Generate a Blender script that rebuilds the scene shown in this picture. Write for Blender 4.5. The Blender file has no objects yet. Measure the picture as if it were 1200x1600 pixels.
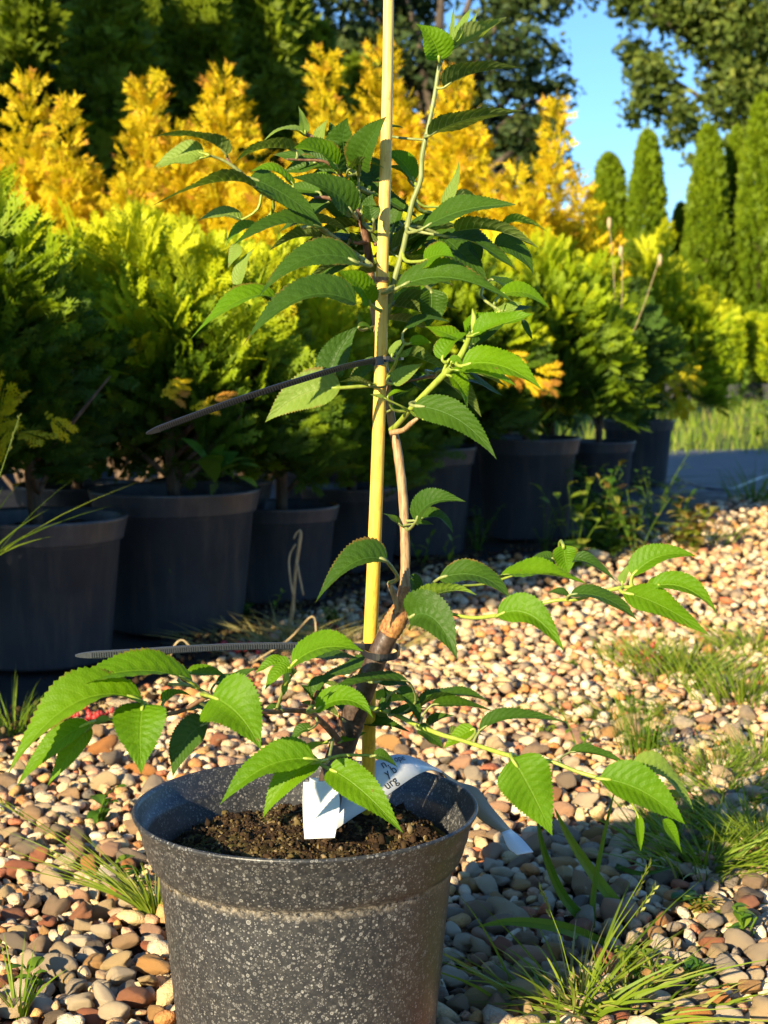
import bpy, math, random
import numpy as np
from mathutils import Vector, Matrix, noise as mnoise
R = math.radians
rng = np.random.default_rng(7)
random.seed(11)

# ------------------------------------------------------------------ camera, sky, sun, exposure
scn = bpy.context.scene
col = scn.collection
CAM_H, PITCH, FPX = 0.53, R(5.95), 2400.0
cd = bpy.data.cameras.new('camera'); cam = bpy.data.objects.new('camera', cd); col.objects.link(cam)
cam.location = (0, 0, CAM_H); cam.rotation_euler = (R(90) - PITCH, 0, 0)
cd.sensor_fit = 'VERTICAL'; cd.sensor_height = 32; cd.sensor_width = 24; cd.lens = 48
cd.clip_start = 0.05; cd.clip_end = 500
cd.dof.use_dof = True; cd.dof.focus_distance = 1.14; cd.dof.aperture_fstop = 14
scn.camera = cam
SUN_EL, SUN_AZ = R(19.5), R(33)      # light travels forward and to the right
world = bpy.data.worlds.new('World'); scn.world = world; world.use_nodes = True
wn = world.node_tree; wn.nodes.clear()
wo = wn.nodes.new('ShaderNodeOutputWorld'); wb = wn.nodes.new('ShaderNodeBackground'); ws = wn.nodes.new('ShaderNodeTexSky')
ws.sky_type = 'NISHITA'; ws.sun_disc = False; ws.sun_elevation = SUN_EL
ws.sun_rotation = math.pi + SUN_AZ
ws.air_density = 1.0; ws.dust_density = 0.1; ws.ozone_density = 4.0
wb.inputs['Strength'].default_value = 0.08
wm = wn.nodes.new('ShaderNodeMix'); wm.data_type = 'RGBA'; wm.blend_type = 'MULTIPLY'; wm.inputs[0].default_value = 1.0; wm.inputs[7].default_value = (0.74, 0.95, 1.15, 1)
wn.links.new(ws.outputs[0], wm.inputs[6]); wn.links.new(wm.outputs[2], wb.inputs[0]); wn.links.new(wb.outputs[0], wo.inputs[0])
sd = bpy.data.lights.new('sun', 'SUN'); sun = bpy.data.objects.new('sun', sd); col.objects.link(sun)
sd.energy = 5.0; sd.angle = R(0.55); sd.color = (1.0, 0.84, 0.56)
ldir = Vector((math.sin(SUN_AZ) * math.cos(SUN_EL), math.cos(SUN_AZ) * math.cos(SUN_EL), -math.sin(SUN_EL)))
sun.rotation_euler = ldir.to_track_quat('-Z', 'Y').to_euler()
scn.view_settings.view_transform = 'Standard'; scn.view_settings.look = 'None'
scn.view_settings.gamma = 1.0; scn.view_settings.use_curve_mapping = False
scn.view_settings.exposure = 1.32
scn.render.resolution_x = 768; scn.render.resolution_y = 1024

# ------------------------------------------------------------------ helpers
cp, sp = math.cos(PITCH), math.sin(PITCH)
FWD = Vector((0, cp, -sp)); UPV = Vector((0, sp, cp)); CAMP = Vector((0, 0, CAM_H))
def ray(px, py):
    return FWD + Vector((1, 0, 0)) * ((px - 600) / FPX) + UPV * (-(py - 800) / FPX)
def at(px, py, Y):                       # a traced point at world distance Y
    d = ray(px, py); return CAMP + d * (Y / d.y)
def gnd(px, py, z=0.0):                  # the traced point on the ground
    d = ray(px, py); return CAMP + d * ((z - CAM_H) / d.z)
def px_size(Y): return Y / FPX

def tag(o, label=None, cat=None, group=None, kind=None):
    if label: o['label'] = label
    if cat: o['category'] = cat
    if group: o['group'] = group
    if kind: o['kind'] = kind
    return o
def empty(name, loc=(0, 0, 0), rz=0.0):
    o = bpy.data.objects.new(name, None); col.objects.link(o)
    o.location = loc; o.rotation_euler = (0, 0, rz); o.empty_display_size = 0.02
    return o
def link(name, me, parent=None, loc=(0, 0, 0)):
    o = bpy.data.objects.new(name, me); col.objects.link(o); o.location = loc
    if parent: o.parent = parent
    return o
def link_world(name, me, parent):        # mesh made in world coordinates, parent only translated
    o = link(name, me, parent); o.location = -parent.location; return o
def np_mesh(name, V, F, mats, tint=None, smooth=False, uv=None, midx=None):
    V = np.asarray(V, dtype=np.float32); F = np.asarray(F, dtype=np.int32); k = F.shape[1]
    me = bpy.data.meshes.new(name)
    me.vertices.add(len(V)); me.vertices.foreach_set('co', V.ravel())
    me.loops.add(F.size); me.loops.foreach_set('vertex_index', F.ravel())
    me.polygons.add(len(F)); me.polygons.foreach_set('loop_start', np.arange(0, F.size, k, dtype=np.int32))
    try: me.polygons.foreach_set('loop_total', np.full(len(F), k, dtype=np.int32))
    except Exception: pass
    if tint is not None:
        a = me.attributes.new('tint', 'FLOAT', 'POINT'); a.data.foreach_set('value', np.asarray(tint, dtype=np.float32))
    if uv is not None:
        l = me.uv_layers.new(name='UVMap'); l.data.foreach_set('uv', np.asarray(uv, dtype=np.float32)[F.ravel()].ravel())
    if not isinstance(mats, (list, tuple)): mats = [mats]
    for m in mats: me.materials.append(m)
    if midx is not None: me.polygons.foreach_set('material_index', np.asarray(midx, dtype=np.int32))
    if smooth: me.polygons.foreach_set('use_smooth', np.ones(len(F), dtype=bool))
    me.update(calc_edges=True); me.validate()
    return me

class MB:                                # mesh builder for quads/tris/ngons, world coordinates
    def __init__(s): s.v = []; s.f = []; s.m = []; s.uv = {}; s.t = []
    def vert(s, p, t=0.5): s.v.append(tuple(p)); s.t.append(t); return len(s.v) - 1
    def tube(s, pts, rad, n=8, mi=0, cap=True, t=0.5, ripple=0):
        rings = []; prev = None
        for i, p in enumerate(pts):
            p = Vector(p)
            a = Vector(pts[max(0, i - 1)]); b = Vector(pts[min(len(pts) - 1, i + 1)])
            d = (b - a)
            if d.length < 1e-9: d = Vector((0, 0, 1))
            d.normalize()
            if prev is None:
                prev = d.orthogonal().normalized()
            u = (prev - d * prev.dot(d)); u = u.normalized() if u.length > 1e-6 else d.orthogonal().normalized()
            prev = u; w = d.cross(u)
            r = rad[i] if hasattr(rad, '__len__') else rad
            ring = []
            for k in range(n):
                a_ = 2 * math.pi * k / n
                rr = r * (1 + (ripple * (random.random() - .5) if ripple else 0))
                ring.append(s.vert(p + u * (math.cos(a_) * rr) + w * (math.sin(a_) * rr), t))
            rings.append(ring)
        for i in range(len(rings) - 1):
            for k in range(n):
                s.f.append((rings[i][k], rings[i][(k + 1) % n], rings[i + 1][(k + 1) % n], rings[i + 1][k])); s.m.append(mi)
        if cap:
            s.f.append(tuple(reversed(rings[0]))); s.m.append(mi)
            s.f.append(tuple(rings[-1])); s.m.append(mi)
    def box(s, c, ax, ay, az, mi=0):     # centre and three half-axis vectors
        c = Vector(c); ids = []
        for z in (-1, 1):
            for y in (-1, 1):
                for x in (-1, 1): ids.append(s.vert(c + Vector(ax) * x + Vector(ay) * y + Vector(az) * z))
        for q in ((0, 2, 3, 1), (4, 5, 7, 6), (0, 1, 5, 4), (2, 6, 7, 3), (0, 4, 6, 2), (1, 3, 7, 5)):
            s.f.append(tuple(ids[i] for i in q)); s.m.append(mi)
    def strip(s, A, B, th=None, mi=0, t=0.5):  # ribbon between two edge polylines, optional thickness
        ia = [s.vert(p, t) for p in A]; ib = [s.vert(p, t) for p in B]
        for i in range(len(A) - 1):
            s.f.append((ia[i], ia[i + 1], ib[i + 1], ib[i])); s.m.append(mi)
        if th:
            A2 = []; B2 = []
            for i in range(len(A)):
                j = min(i, len(A) - 2)
                n = (Vector(A[j + 1]) - Vector(A[j])).cross(Vector(B[j]) - Vector(A[j])).normalized() * th
                A2.append(s.vert(Vector(A[i]) - n, t)); B2.append(s.vert(Vector(B[i]) - n, t))
            for i in range(len(A) - 1):
                s.f.append((A2[i + 1], A2[i], B2[i], B2[i + 1])); s.m.append(mi)
                s.f.append((ia[i + 1], ia[i], A2[i], A2[i + 1])); s.m.append(mi)
                s.f.append((ib[i], ib[i + 1], B2[i + 1], B2[i])); s.m.append(mi)
            s.f.append((ia[0], ib[0], B2[0], A2[0])); s.m.append(mi)
            s.f.append((ib[-1], ia[-1], A2[-1], B2[-1])); s.m.append(mi)
    def mesh(s, name, mats, smooth=False):
        me = bpy.data.meshes.new(name); me.from_pydata(s.v, [], s.f)
        if not isinstance(mats, (list, tuple)): mats = [mats]
        for m in mats: me.materials.append(m)
        me.polygons.foreach_set('material_index', s.m)
        a = me.attributes.new('tint', 'FLOAT', 'POINT'); a.data.foreach_set('value', s.t)
        if smooth: me.polygons.foreach_set('use_smooth', [True] * len(s.f))
        me.update(); return me
def catmull(P, n=6):
    P = [Vector(p) for p in P]; out = []
    for i in range(len(P) - 1):
        p0 = P[max(i - 1, 0)]; p1 = P[i]; p2 = P[i + 1]; p3 = P[min(i + 2, len(P) - 1)]
        for k in range(n):
            t = k / n
            out.append(0.5 * ((2 * p1) + (p2 - p0) * t + (2 * p0 - 5 * p1 + 4 * p2 - p3) * t * t + (3 * p1 - p0 - 3 * p2 + p3) * t ** 3))
    out.append(P[-1]); return out
def lerp_list(v, n):                     # values resampled like catmull
    out = []
    for i in range(len(v) - 1):
        for k in range(n): out.append(v[i] + (v[i + 1] - v[i]) * k / n)
    out.append(v[-1]); return out
def lathe(profile, n=64):                # profile of (r, z); returns V, F (quads)
    V = []; F = []
    for r, z in profile:
        for k in range(n):
            a = 2 * math.pi * k / n; V.append((r * math.cos(a), r * math.sin(a), z))
    for i in range(len(profile) - 1):
        for k in range(n):
            F.append((i * n + k, i * n + (k + 1) % n, (i + 1) * n + (k + 1) % n, (i + 1) * n + k))
    return V, F

# ------------------------------------------------------------------ materials
class NT:
    def __init__(s, name):
        s.mat = bpy.data.materials.new(name); s.mat.use_nodes = True; s.t = s.mat.node_tree; s.t.nodes.clear()
        s.out = s.n('ShaderNodeOutputMaterial')
    def n(s, typ, **kw):
        nd = s.t.nodes.new(typ)
        for k, v in kw.items():
            if hasattr(nd, k): setattr(nd, k, v)
        return nd
    def l(s, a, b): s.t.links.new(a, b)
    def inp(s, nd, key, v):
        if hasattr(v, 'is_linked') or isinstance(v, bpy.types.NodeSocket): s.l(v, nd.inputs[key])
        else: nd.inputs[key].default_value = v
    def math(s, op, a, b=0.0, c=None, clamp=False):
        nd = s.n('ShaderNodeMath'); nd.operation = op; nd.use_clamp = clamp
        s.inp(nd, 0, a); s.inp(nd, 1, b)
        if c is not None: s.inp(nd, 2, c)
        return nd.outputs[0]
    def mix(s, f, a, b, typ='MIX'):
        nd = s.n('ShaderNodeMix'); nd.data_type = 'RGBA'; nd.blend_type = typ
        s.inp(nd, 0, f); s.inp(nd, 6, a); s.inp(nd, 7, b); return nd.outputs[2]
    def ramp(s, f, stops, mode='LINEAR'):
        nd = s.n('ShaderNodeValToRGB'); cr = nd.color_ramp; cr.interpolation = mode
        while len(cr.elements) < len(stops): cr.elements.new(0.5)
        for e, (p, c) in zip(cr.elements, stops): e.position = p; e.color = (*c, 1)
        s.l(f, nd.inputs[0]); return nd.outputs[0]
    def noise(s, vec, scale, detail=3, rough=0.5, w=None):
        nd = s.n('ShaderNodeTexNoise')
        if w is not None: nd.noise_dimensions = '4D'; s.inp(nd, 'W', w)
        if vec is not None: s.l(vec, nd.inputs['Vector'])
        nd.inputs['Scale'].default_value = scale; nd.inputs['Detail'].default_value = detail; nd.inputs['Roughness'].default_value = rough
        return nd.outputs[0]
    def bump(s, h, strength, dist, normal=None):
        nd = s.n('ShaderNodeBump'); nd.inputs['Strength'].default_value = strength; nd.inputs['Distance'].default_value = dist
        s.l(h, nd.inputs['Height'])
        if normal is not None: s.l(normal, nd.inputs['Normal'])
        return nd.outputs[0]
    def bsdf(s, color, rough=0.6, spec=0.5, normal=None, **kw):
        nd = s.n('ShaderNodeBsdfPrincipled'); s.inp(nd, 'Base Color', color if not isinstance(color, tuple) else (*color, 1))
        s.inp(nd, 'Roughness', rough); s.inp(nd, 'Specular IOR Level', spec)
        if normal is not None: s.l(normal, nd.inputs['Normal'])
        for k, v in kw.items(): s.inp(nd, k.replace('_', ' '), v)
        return nd.outputs[0]
    def done(s, sh): s.l(sh, s.out.inputs[0]); return s.mat
def C4(c): return (*c, 1)
def attr(nt, name='tint'):
    a = nt.n('ShaderNodeAttribute'); a.attribute_name = name; return a.outputs['Fac']
def objc(nt): return nt.n('ShaderNodeTexCoord').outputs['Object']

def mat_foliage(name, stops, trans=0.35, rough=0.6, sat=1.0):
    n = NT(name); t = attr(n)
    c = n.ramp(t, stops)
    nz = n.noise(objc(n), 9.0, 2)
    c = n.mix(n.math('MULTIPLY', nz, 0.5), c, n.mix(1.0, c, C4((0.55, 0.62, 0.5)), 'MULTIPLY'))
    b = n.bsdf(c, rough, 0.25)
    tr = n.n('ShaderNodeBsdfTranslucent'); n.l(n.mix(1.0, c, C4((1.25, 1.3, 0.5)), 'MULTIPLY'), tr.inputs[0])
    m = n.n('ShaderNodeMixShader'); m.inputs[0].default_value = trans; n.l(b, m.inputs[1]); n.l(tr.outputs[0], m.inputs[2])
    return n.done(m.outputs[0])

def mat_cherry_leaf(name, top, top2, under, vein, trans):
    n = NT(name)
    uvn = n.n('ShaderNodeTexCoord').outputs['UV']
    sx = n.n('ShaderNodeSeparateXYZ'); n.l(uvn, sx.inputs[0]); U, T = sx.outputs[0], sx.outputs[1]
    u = n.math('MULTIPLY', n.math('ABSOLUTE', n.math('SUBTRACT', U, 0.5)), 2.0)
    mid = n.math('SUBTRACT', 1.0, n.math('MULTIPLY', u, 18.0), clamp=True)
    ph = n.math('FRACT', n.math('MULTIPLY', n.math('SUBTRACT', T, n.math('MULTIPLY', n.math('POWER', u, 1.3), 0.17)), 11.0))
    dv = n.math('ABSOLUTE', n.math('SUBTRACT', ph, 0.5))
    side = n.math('SUBTRACT', 1.0, n.math('MULTIPLY', dv, 11.0), clamp=True)
    v = n.math('MAXIMUM', mid, n.math('MULTIPLY', side, n.math('SUBTRACT', 0.75, n.math('MULTIPLY', u, 0.4))))
    oi = n.n('ShaderNodeObjectInfo').outputs['Random']
    nz = n.noise(objc(n), 60, 3, 0.6)
    c = n.mix(n.math('ADD', n.math('MULTIPLY', oi, 0.6), n.math('MULTIPLY', n.math('SUBTRACT', nz, 0.35), 0.8), clamp=True), C4(top), C4(top2))
    c = n.mix(n.math('MULTIPLY', v, 0.26), c, C4(vein))
    ed = n.math('MULTIPLY', n.math('MULTIPLY', n.math('GREATER_THAN', n.math('FRACT', n.math('MULTIPLY', oi, 17.0)), 0.55), n.math('SUBTRACT', n.math('ADD', n.math('MAXIMUM', u, T), n.math('MULTIPLY', nz, 0.5)), 1.17, clamp=True)), 9.0, clamp=True)
    sp_ = n.math('MULTIPLY', n.math('SUBTRACT', n.noise(objc(n), 160, 2, 0.5, n.math('MULTIPLY', oi, 50.0)), 0.73, clamp=True), 20.0, clamp=True)
    c = n.mix(n.math('MULTIPLY', n.math('MAXIMUM', ed, sp_), 0.7), c, C4((0.20, 0.10, 0.025)))
    cu = n.mix(n.math('MULTIPLY', v, 0.9), C4(under), C4((0.42, 0.48, 0.2)))
    bf = n.n('ShaderNodeNewGeometry').outputs['Backfacing']
    cc = n.mix(bf, c, cu)
    h = n.math('SUBTRACT', n.math('MULTIPLY', dv, 1.2), n.math('MULTIPLY', mid, 0.8))
    fine = n.n('ShaderNodeTexVoronoi'); fine.inputs['Scale'].default_value = 750; n.l(objc(n), fine.inputs['Vector'])
    h = n.math('ADD', h, n.math('MULTIPLY', fine.outputs[0], 0.45))
    nor = n.bump(h, 0.6, 0.0006)
    b = n.bsdf(cc, 0.50, 0.22, nor)
    tr = n.n('ShaderNodeBsdfTranslucent'); n.l(n.mix(1.0, cc, C4((1.5, 1.75, 0.35)), 'MULTIPLY'), tr.inputs[0]); n.l(nor, tr.inputs['Normal'])
    m = n.n('ShaderNodeMixShader'); m.inputs[0].default_value = trans; n.l(b, m.inputs[1]); n.l(tr.outputs[0], m.inputs[2])
    return n.done(m.outputs[0])

M = {}
M['leaf_dark'] = mat_cherry_leaf('cherry leaf mature', (0.030, 0.074, 0.006), (0.055, 0.118, 0.007), (0.12, 0.17, 0.035), (0.11, 0.22, 0.055), 0.26)
M['leaf_bright'] = mat_cherry_leaf('cherry leaf fresh', (0.090, 0.205, 0.003), (0.145, 0.275, 0.004), (0.22, 0.33, 0.035), (0.26, 0.40, 0.05), 0.42)
M['leaf_young'] = mat_cherry_leaf('cherry leaf young', (0.15, 0.24, 0.03), (0.21, 0.29, 0.05), (0.26, 0.31, 0.09), (0.42, 0.45, 0.16), 0.34)

def mat_bark(name, c1, c2, scale, rough=0.6, bump=0.5, zs=0.25, spec=0.4):
    n = NT(name); mp = n.n('ShaderNodeMapping'); n.l(objc(n), mp.inputs[0]); mp.inputs['Scale'].default_value = (1, 1, zs)
    nz = n.noise(mp.outputs[0], scale, 5, 0.65)
    c = n.ramp(nz, [(0.35, c1), (0.65, c2)])
    return n.done(n.bsdf(c, rough, spec, n.bump(nz, bump, 0.0008)))
M['bark_dark'] = mat_bark('rootstock bark', (0.030, 0.018, 0.012), (0.11, 0.072, 0.052), 260, 0.38, 0.5, 0.8, 0.5)
M['bark_tan'] = mat_bark('scion bark', (0.20, 0.10, 0.04), (0.44, 0.29, 0.14), 420, 0.5, 0.6, 0.12)
M['bark_orange'] = mat_bark('graft union bark', (0.13, 0.05, 0.02), (0.52, 0.25, 0.075), 330, 0.65, 1.0, 0.6)
M['shoot_green'] = mat_bark('green shoot skin', (0.14, 0.18, 0.05), (0.28, 0.30, 0.10), 300, 0.45, 0.2, 0.2)
M['shoot_lime'] = mat_bark('fresh shoot skin', (0.20, 0.27, 0.03), (0.32, 0.38, 0.06), 300, 0.4, 0.15, 0.2)
M['shoot_red'] = mat_bark('twig skin', (0.10, 0.045, 0.03), (0.24, 0.13, 0.07), 300, 0.5, 0.3, 0.3)
M['shrub_wood'] = mat_bark('shrub wood', (0.05, 0.032, 0.02), (0.17, 0.11, 0.07), 60, 0.8, 0.8, 0.2)
M['tree_wood'] = mat_bark('tree bark', (0.04, 0.03, 0.022), (0.12, 0.09, 0.065), 5, 0.9, 0.5, 0.25)
M['straw'] = mat_bark('dry straw', (0.30, 0.21, 0.10), (0.52, 0.41, 0.22), 200, 0.7, 0.2, 0.2)
def mat_bamboo():
    n = NT('yellow bamboo'); mp = n.n('ShaderNodeMapping'); n.l(objc(n), mp.inputs[0]); mp.inputs['Scale'].default_value = (1, 1, 0.02)
    nz = n.noise(mp.outputs[0], 700, 3); n2 = n.noise(objc(n), 35, 3)
    c = n.ramp(nz, [(0.3, (0.68, 0.34, 0.02)), (0.6, (0.82, 0.50, 0.035))])
    sz = n.n('ShaderNodeSeparateXYZ'); n.l(objc(n), sz.inputs[0])
    c = n.mix(n.math('MULTIPLY', n.math('SUBTRACT', sz.outputs[2], 0.25), 2.2, clamp=True), c, n.ramp(nz, [(0.3, (0.70, 0.43, 0.10)), (0.6, (0.80, 0.56, 0.18))]))
    c = n.mix(n.math('MULTIPLY', n.math('SUBTRACT', n2, 0.6, clamp=True), 2.0, clamp=True), c, C4((0.3, 0.14, 0.04)))
    st = n.noise(mp.outputs[0], 160, 4, 0.7, sz.outputs[2])
    c = n.mix(n.math('MULTIPLY', n.math('SUBTRACT', st, 0.53, clamp=True), 3.5, clamp=True), c, C4((0.42, 0.20, 0.05)))
    return n.done(n.bsdf(c, 0.38, 0.5, n.bump(nz, 0.35, 0.0004)))
M['bamboo'] = mat_bamboo()
M['bamboo_node'] = mat_bark('bamboo node', (0.16, 0.07, 0.03), (0.42, 0.24, 0.10), 500, 0.6, 0.6, 1.0)

def mat_pot(name, spots):
    n = NT(name); oc = objc(n)
    n1 = n.noise(oc, 14, 4, 0.6); n2 = n.noise(oc, 180, 3, 0.6)
    base = n.mix(n1, C4((0.014, 0.015, 0.017)), C4((0.032, 0.033, 0.036)))
    if not spots: base = n.mix(n1, C4((0.026, 0.029, 0.036)), C4((0.060, 0.063, 0.070)))
    rough = n.math('ADD', 0.30, n.math('MULTIPLY', n1, 0.20))
    if spots:
        tot = None
        for sc, r0, amt in ((210, 0.16, 0.9), (380, 0.20, 1.0), (135, 0.07, 0.8), (700, 0.24, 0.9)):
            vo = n.n('ShaderNodeTexVoronoi'); vo.inputs['Scale'].default_value = sc; n.l(oc, vo.inputs['Vector'])
            sepc = n.n('ShaderNodeSeparateColor'); n.l(vo.outputs['Color'], sepc.inputs[0])
            rad = n.math('MULTIPLY', sepc.outputs[0], r0 * 1.9)
            d = n.math('ABSOLUTE', n.math('SUBTRACT', vo.outputs['Distance'], rad))
            ring = n.math('SUBTRACT', 1.0, n.math('MULTIPLY', d, 13.0), clamp=True)
            fill = n.math('MULTIPLY', n.math('LESS_THAN', vo.outputs['Distance'], rad), 0.30)
            s_ = n.math('MULTIPLY', n.math('MAXIMUM', ring, fill), n.math('GREATER_THAN', sepc.outputs[1], 0.28))
            s_ = n.math('MULTIPLY', s_, n.math('MULTIPLY', sepc.outputs[2], amt))
            tot = s_ if tot is None else n.math('MAXIMUM', tot, s_)
        patch = n.math('MULTIPLY_ADD', n1, 1.1, 0.15)
        tot = n.math('MULTIPLY', tot, patch, clamp=True)
        base = n.mix(n.math('MULTIPLY', tot, 0.85), base, C4((0.62, 0.60, 0.55)))
        dust = n.math('MULTIPLY', n.math('SUBTRACT', n2, 0.42, clamp=True), 0.9, clamp=True)
        base = n.mix(n.math('MULTIPLY', dust, 0.35), base, C4((0.26, 0.24, 0.20)))
        sz = n.n('ShaderNodeSeparateXYZ'); n.l(oc, sz.inputs[0])
        band = n.math('SUBTRACT', 1.0, n.math('MULTIPLY', n.math('ABSOLUTE', n.math('SUBTRACT', n.math('ADD', sz.outputs[2], n.math('MULTIPLY', n1, 0.006)), 0.163)), 170.0), clamp=True)
        crust = n.math('MULTIPLY', band, n.math('MULTIPLY', n.math('SUBTRACT', n.noise(oc, 260, 4, 0.7), 0.42, clamp=True), 3.2, clamp=True), clamp=True)
        base = n.mix(crust, base, C4((0.42, 0.36, 0.27)))
    else:
        dust = n.math('MULTIPLY', n.math('SUBTRACT', n.noise(oc, 9, 5, 0.7), 0.5, clamp=True), 0.7, clamp=True)
        base = n.mix(dust, base, C4((0.12, 0.10, 0.08)))
        dr = n.n('ShaderNodeMapping'); n.l(oc, dr.inputs[0]); dr.inputs['Scale'].default_value = (1, 1, 0.1)
        st = n.noise(dr.outputs[0], 40, 4, 0.7)
        base = n.mix(n.math('MULTIPLY', n.math('SUBTRACT', st, 0.48, clamp=True), 1.8, clamp=True), base, C4((0.14, 0.12, 0.10)))
    return n.done(n.bsdf(base, rough, 0.5, n.bump(n2, 0.12, 0.0004)))
M['pot_spotted'] = mat_pot('water spotted black plastic', True)
M['pot_plain'] = mat_pot('dusty black plastic', False)
def mat_soil():
    n = NT('potting soil'); oc = objc(n); a = n.noise(oc, 90, 6, 0.75); b = n.noise(oc, 22, 3)
    c = n.ramp(a, [(0.38, (0.012, 0.008, 0.005)), (0.52, (0.075, 0.042, 0.022)), (0.72, (0.20, 0.12, 0.06))])
    g = n.ramp(a, [(0.4, (0.02, 0.022, 0.006)), (0.7, (0.21, 0.19, 0.05))])
    c = n.mix(n.math('MULTIPLY', n.math('SUBTRACT', b, 0.45, clamp=True), 5.0, clamp=True), c, g)
    return n.done(n.bsdf(c, 0.95, 0.1, n.bump(a, 1.0, 0.006)))
M['soil'] = mat_soil()
def mat_crumb(name, stops):
    n = NT(name); t = attr(n); nz = n.noise(objc(n), 400, 3)
    c = n.mix(n.math('MULTIPLY', nz, 0.7), n.ramp(t, stops), C4((0.02, 0.014, 0.01)))
    return n.done(n.bsdf(c, 0.95, 0.1, n.bump(nz, 0.8, 0.001)))
M['crumb'] = mat_crumb('soil crumbs', [(0.0, (0.018, 0.011, 0.006)), (0.55, (0.06, 0.034, 0.017)), (0.85, (0.16, 0.12, 0.04)), (1.0, (0.30, 0.22, 0.12))])
def mat_plain(name, c, rough=0.5, spec=0.5, nscale=40, var=0.2, trans=0.0):
    n = NT(name); nz = n.noise(objc(n), nscale, 4, 0.6)
    cc = n.mix(n.math('MULTIPLY', nz, var), C4(c), C4(tuple(x * 0.35 for x in c)))
    b = n.bsdf(cc, rough, spec, n.bump(nz, 0.15, 0.0004))
    if trans:
        tr = n.n('ShaderNodeBsdfTranslucent'); n.l(cc, tr.inputs[0]); m = n.n('ShaderNodeMixShader'); m.inputs[0].default_value = trans
        n.l(b, m.inputs[1]); n.l(tr.outputs[0], m.inputs[2]); b = m.outputs[0]
    return n.done(b)
M['tie'] = mat_plain('black nylon', (0.022, 0.022, 0.024), 0.30, 0.7, 300, 0.3)
M['tie_worn'] = mat_plain('scuffed grey nylon', (0.10, 0.11, 0.125), 0.35, 0.6, 900, 1.0)
M['label'] = mat_plain('white plastic label', (0.76, 0.77, 0.78), 0.35, 0.5, 120, 0.08, 0.12)
M['shaded_label'] = mat_plain('label in painted shade', (0.34, 0.23, 0.12), 0.5, 0.3, 60, 0.3)  # tan puts shade and warm bounce into the white strip's colour
M['ink'] = mat_plain('black print', (0.015, 0.015, 0.02), 0.5)
M['teal'] = mat_plain('teal plastic tag', (0.03, 0.25, 0.20), 0.5)
M['fabric'] = None

def mat_pebble(name, use_attr):
    n = NT(name); oc = objc(n)
    r = attr(n) if use_attr else n.n('ShaderNodeObjectInfo').outputs['Random']
    c = n.ramp(r, [(0.0, (0.56, 0.48, 0.34)), (0.14, (0.64, 0.59, 0.48)), (0.24, (0.40, 0.29, 0.19)), (0.31, (0.52, 0.32, 0.13)), (0.37, (0.58, 0.48, 0.29)),
                   (0.48, (0.20, 0.19, 0.18)), (0.54, (0.42, 0.39, 0.34)), (0.61, (0.36, 0.13, 0.075)), (0.68, (0.52, 0.33, 0.24)), (0.77, (0.12, 0.115, 0.11)),
                   (0.81, (0.70, 0.66, 0.57)), (0.92, (0.48, 0.22, 0.07)), (0.96, (0.30, 0.24, 0.19))], 'CONSTANT')
    w = n.math('MULTIPLY', r, 137.0)
    n1 = n.noise(oc, 85, 4, 0.65, w); n2 = n.noise(oc, 700, 2, 0.6, w); n3 = n.noise(oc, 260, 4, 0.7, w)
    r2 = n.math('FRACT', n.math('MULTIPLY', r, 71.0)); r3 = n.math('FRACT', n.math('MULTIPLY', r, 313.0))
    c = n.mix(n.math('MULTIPLY', r2, 0.35), c, C4((0.33, 0.24, 0.15)))
    stain = n.math('MULTIPLY', n.math('SUBTRACT', n1, 0.48, clamp=True), 4.5, clamp=True)
    c = n.mix(n.math('MULTIPLY', stain, n.math('MULTIPLY', r3, 0.8)), c, n.mix(r2, C4((0.38, 0.17, 0.06)), C4((0.16, 0.11, 0.08))))
    c = n.mix(n.math('MULTIPLY', n.math('SUBTRACT', n3, 0.52, clamp=True), 3.0, clamp=True), c, n.mix(1.0, c, C4((0.35, 0.32, 0.3)), 'MULTIPLY'))
    c = n.mix(n.math('MULTIPLY', n.math('SUBTRACT', n2, 0.55, clamp=True), 2.2, clamp=True), c, n.mix(1.0, c, C4((1.5, 1.45, 1.4)), 'MULTIPLY'))
    c = n.mix(1.0, c, C4((1.22, 1.05, 0.82)), 'MULTIPLY')
    return n.done(n.bsdf(c, 0.68, 0.35, n.bump(n.math('ADD', n3, n.math('MULTIPLY', n1, 1.5)), 0.8, 0.0035)))
M['pebble'] = mat_pebble('river pebble', False)
M['pebble_bed'] = mat_pebble('river pebble bed', True)
def mat_ground(name, stops, scale, rough=0.95, bump=0.01, second=None):
    n = NT(name); oc = objc(n); a = n.noise(oc, scale, 8, 0.7)
    c = n.ramp(a, stops)
    if second:
        b = n.noise(oc, second[0], 4); c = n.mix(n.math('MULTIPLY', n.math('SUBTRACT', b, 0.45, clamp=True), 4.0, clamp=True), c, n.ramp(a, second[1]))
    return n.done(n.bsdf(c, rough, 0.15, n.bump(a, 0.8, bump)))
M['dirt'] = mat_ground('dirt', [(0.3, (0.012, 0.008, 0.005)), (0.7, (0.06, 0.04, 0.025))], 60)
M['lawn'] = mat_ground('grassy ground', [(0.3, (0.03, 0.05, 0.012)), (0.7, (0.12, 0.17, 0.03))], 6, second=(0.8, [(0.3, (0.05, 0.04, 0.02)), (0.7, (0.19, 0.17, 0.06))]))
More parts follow.
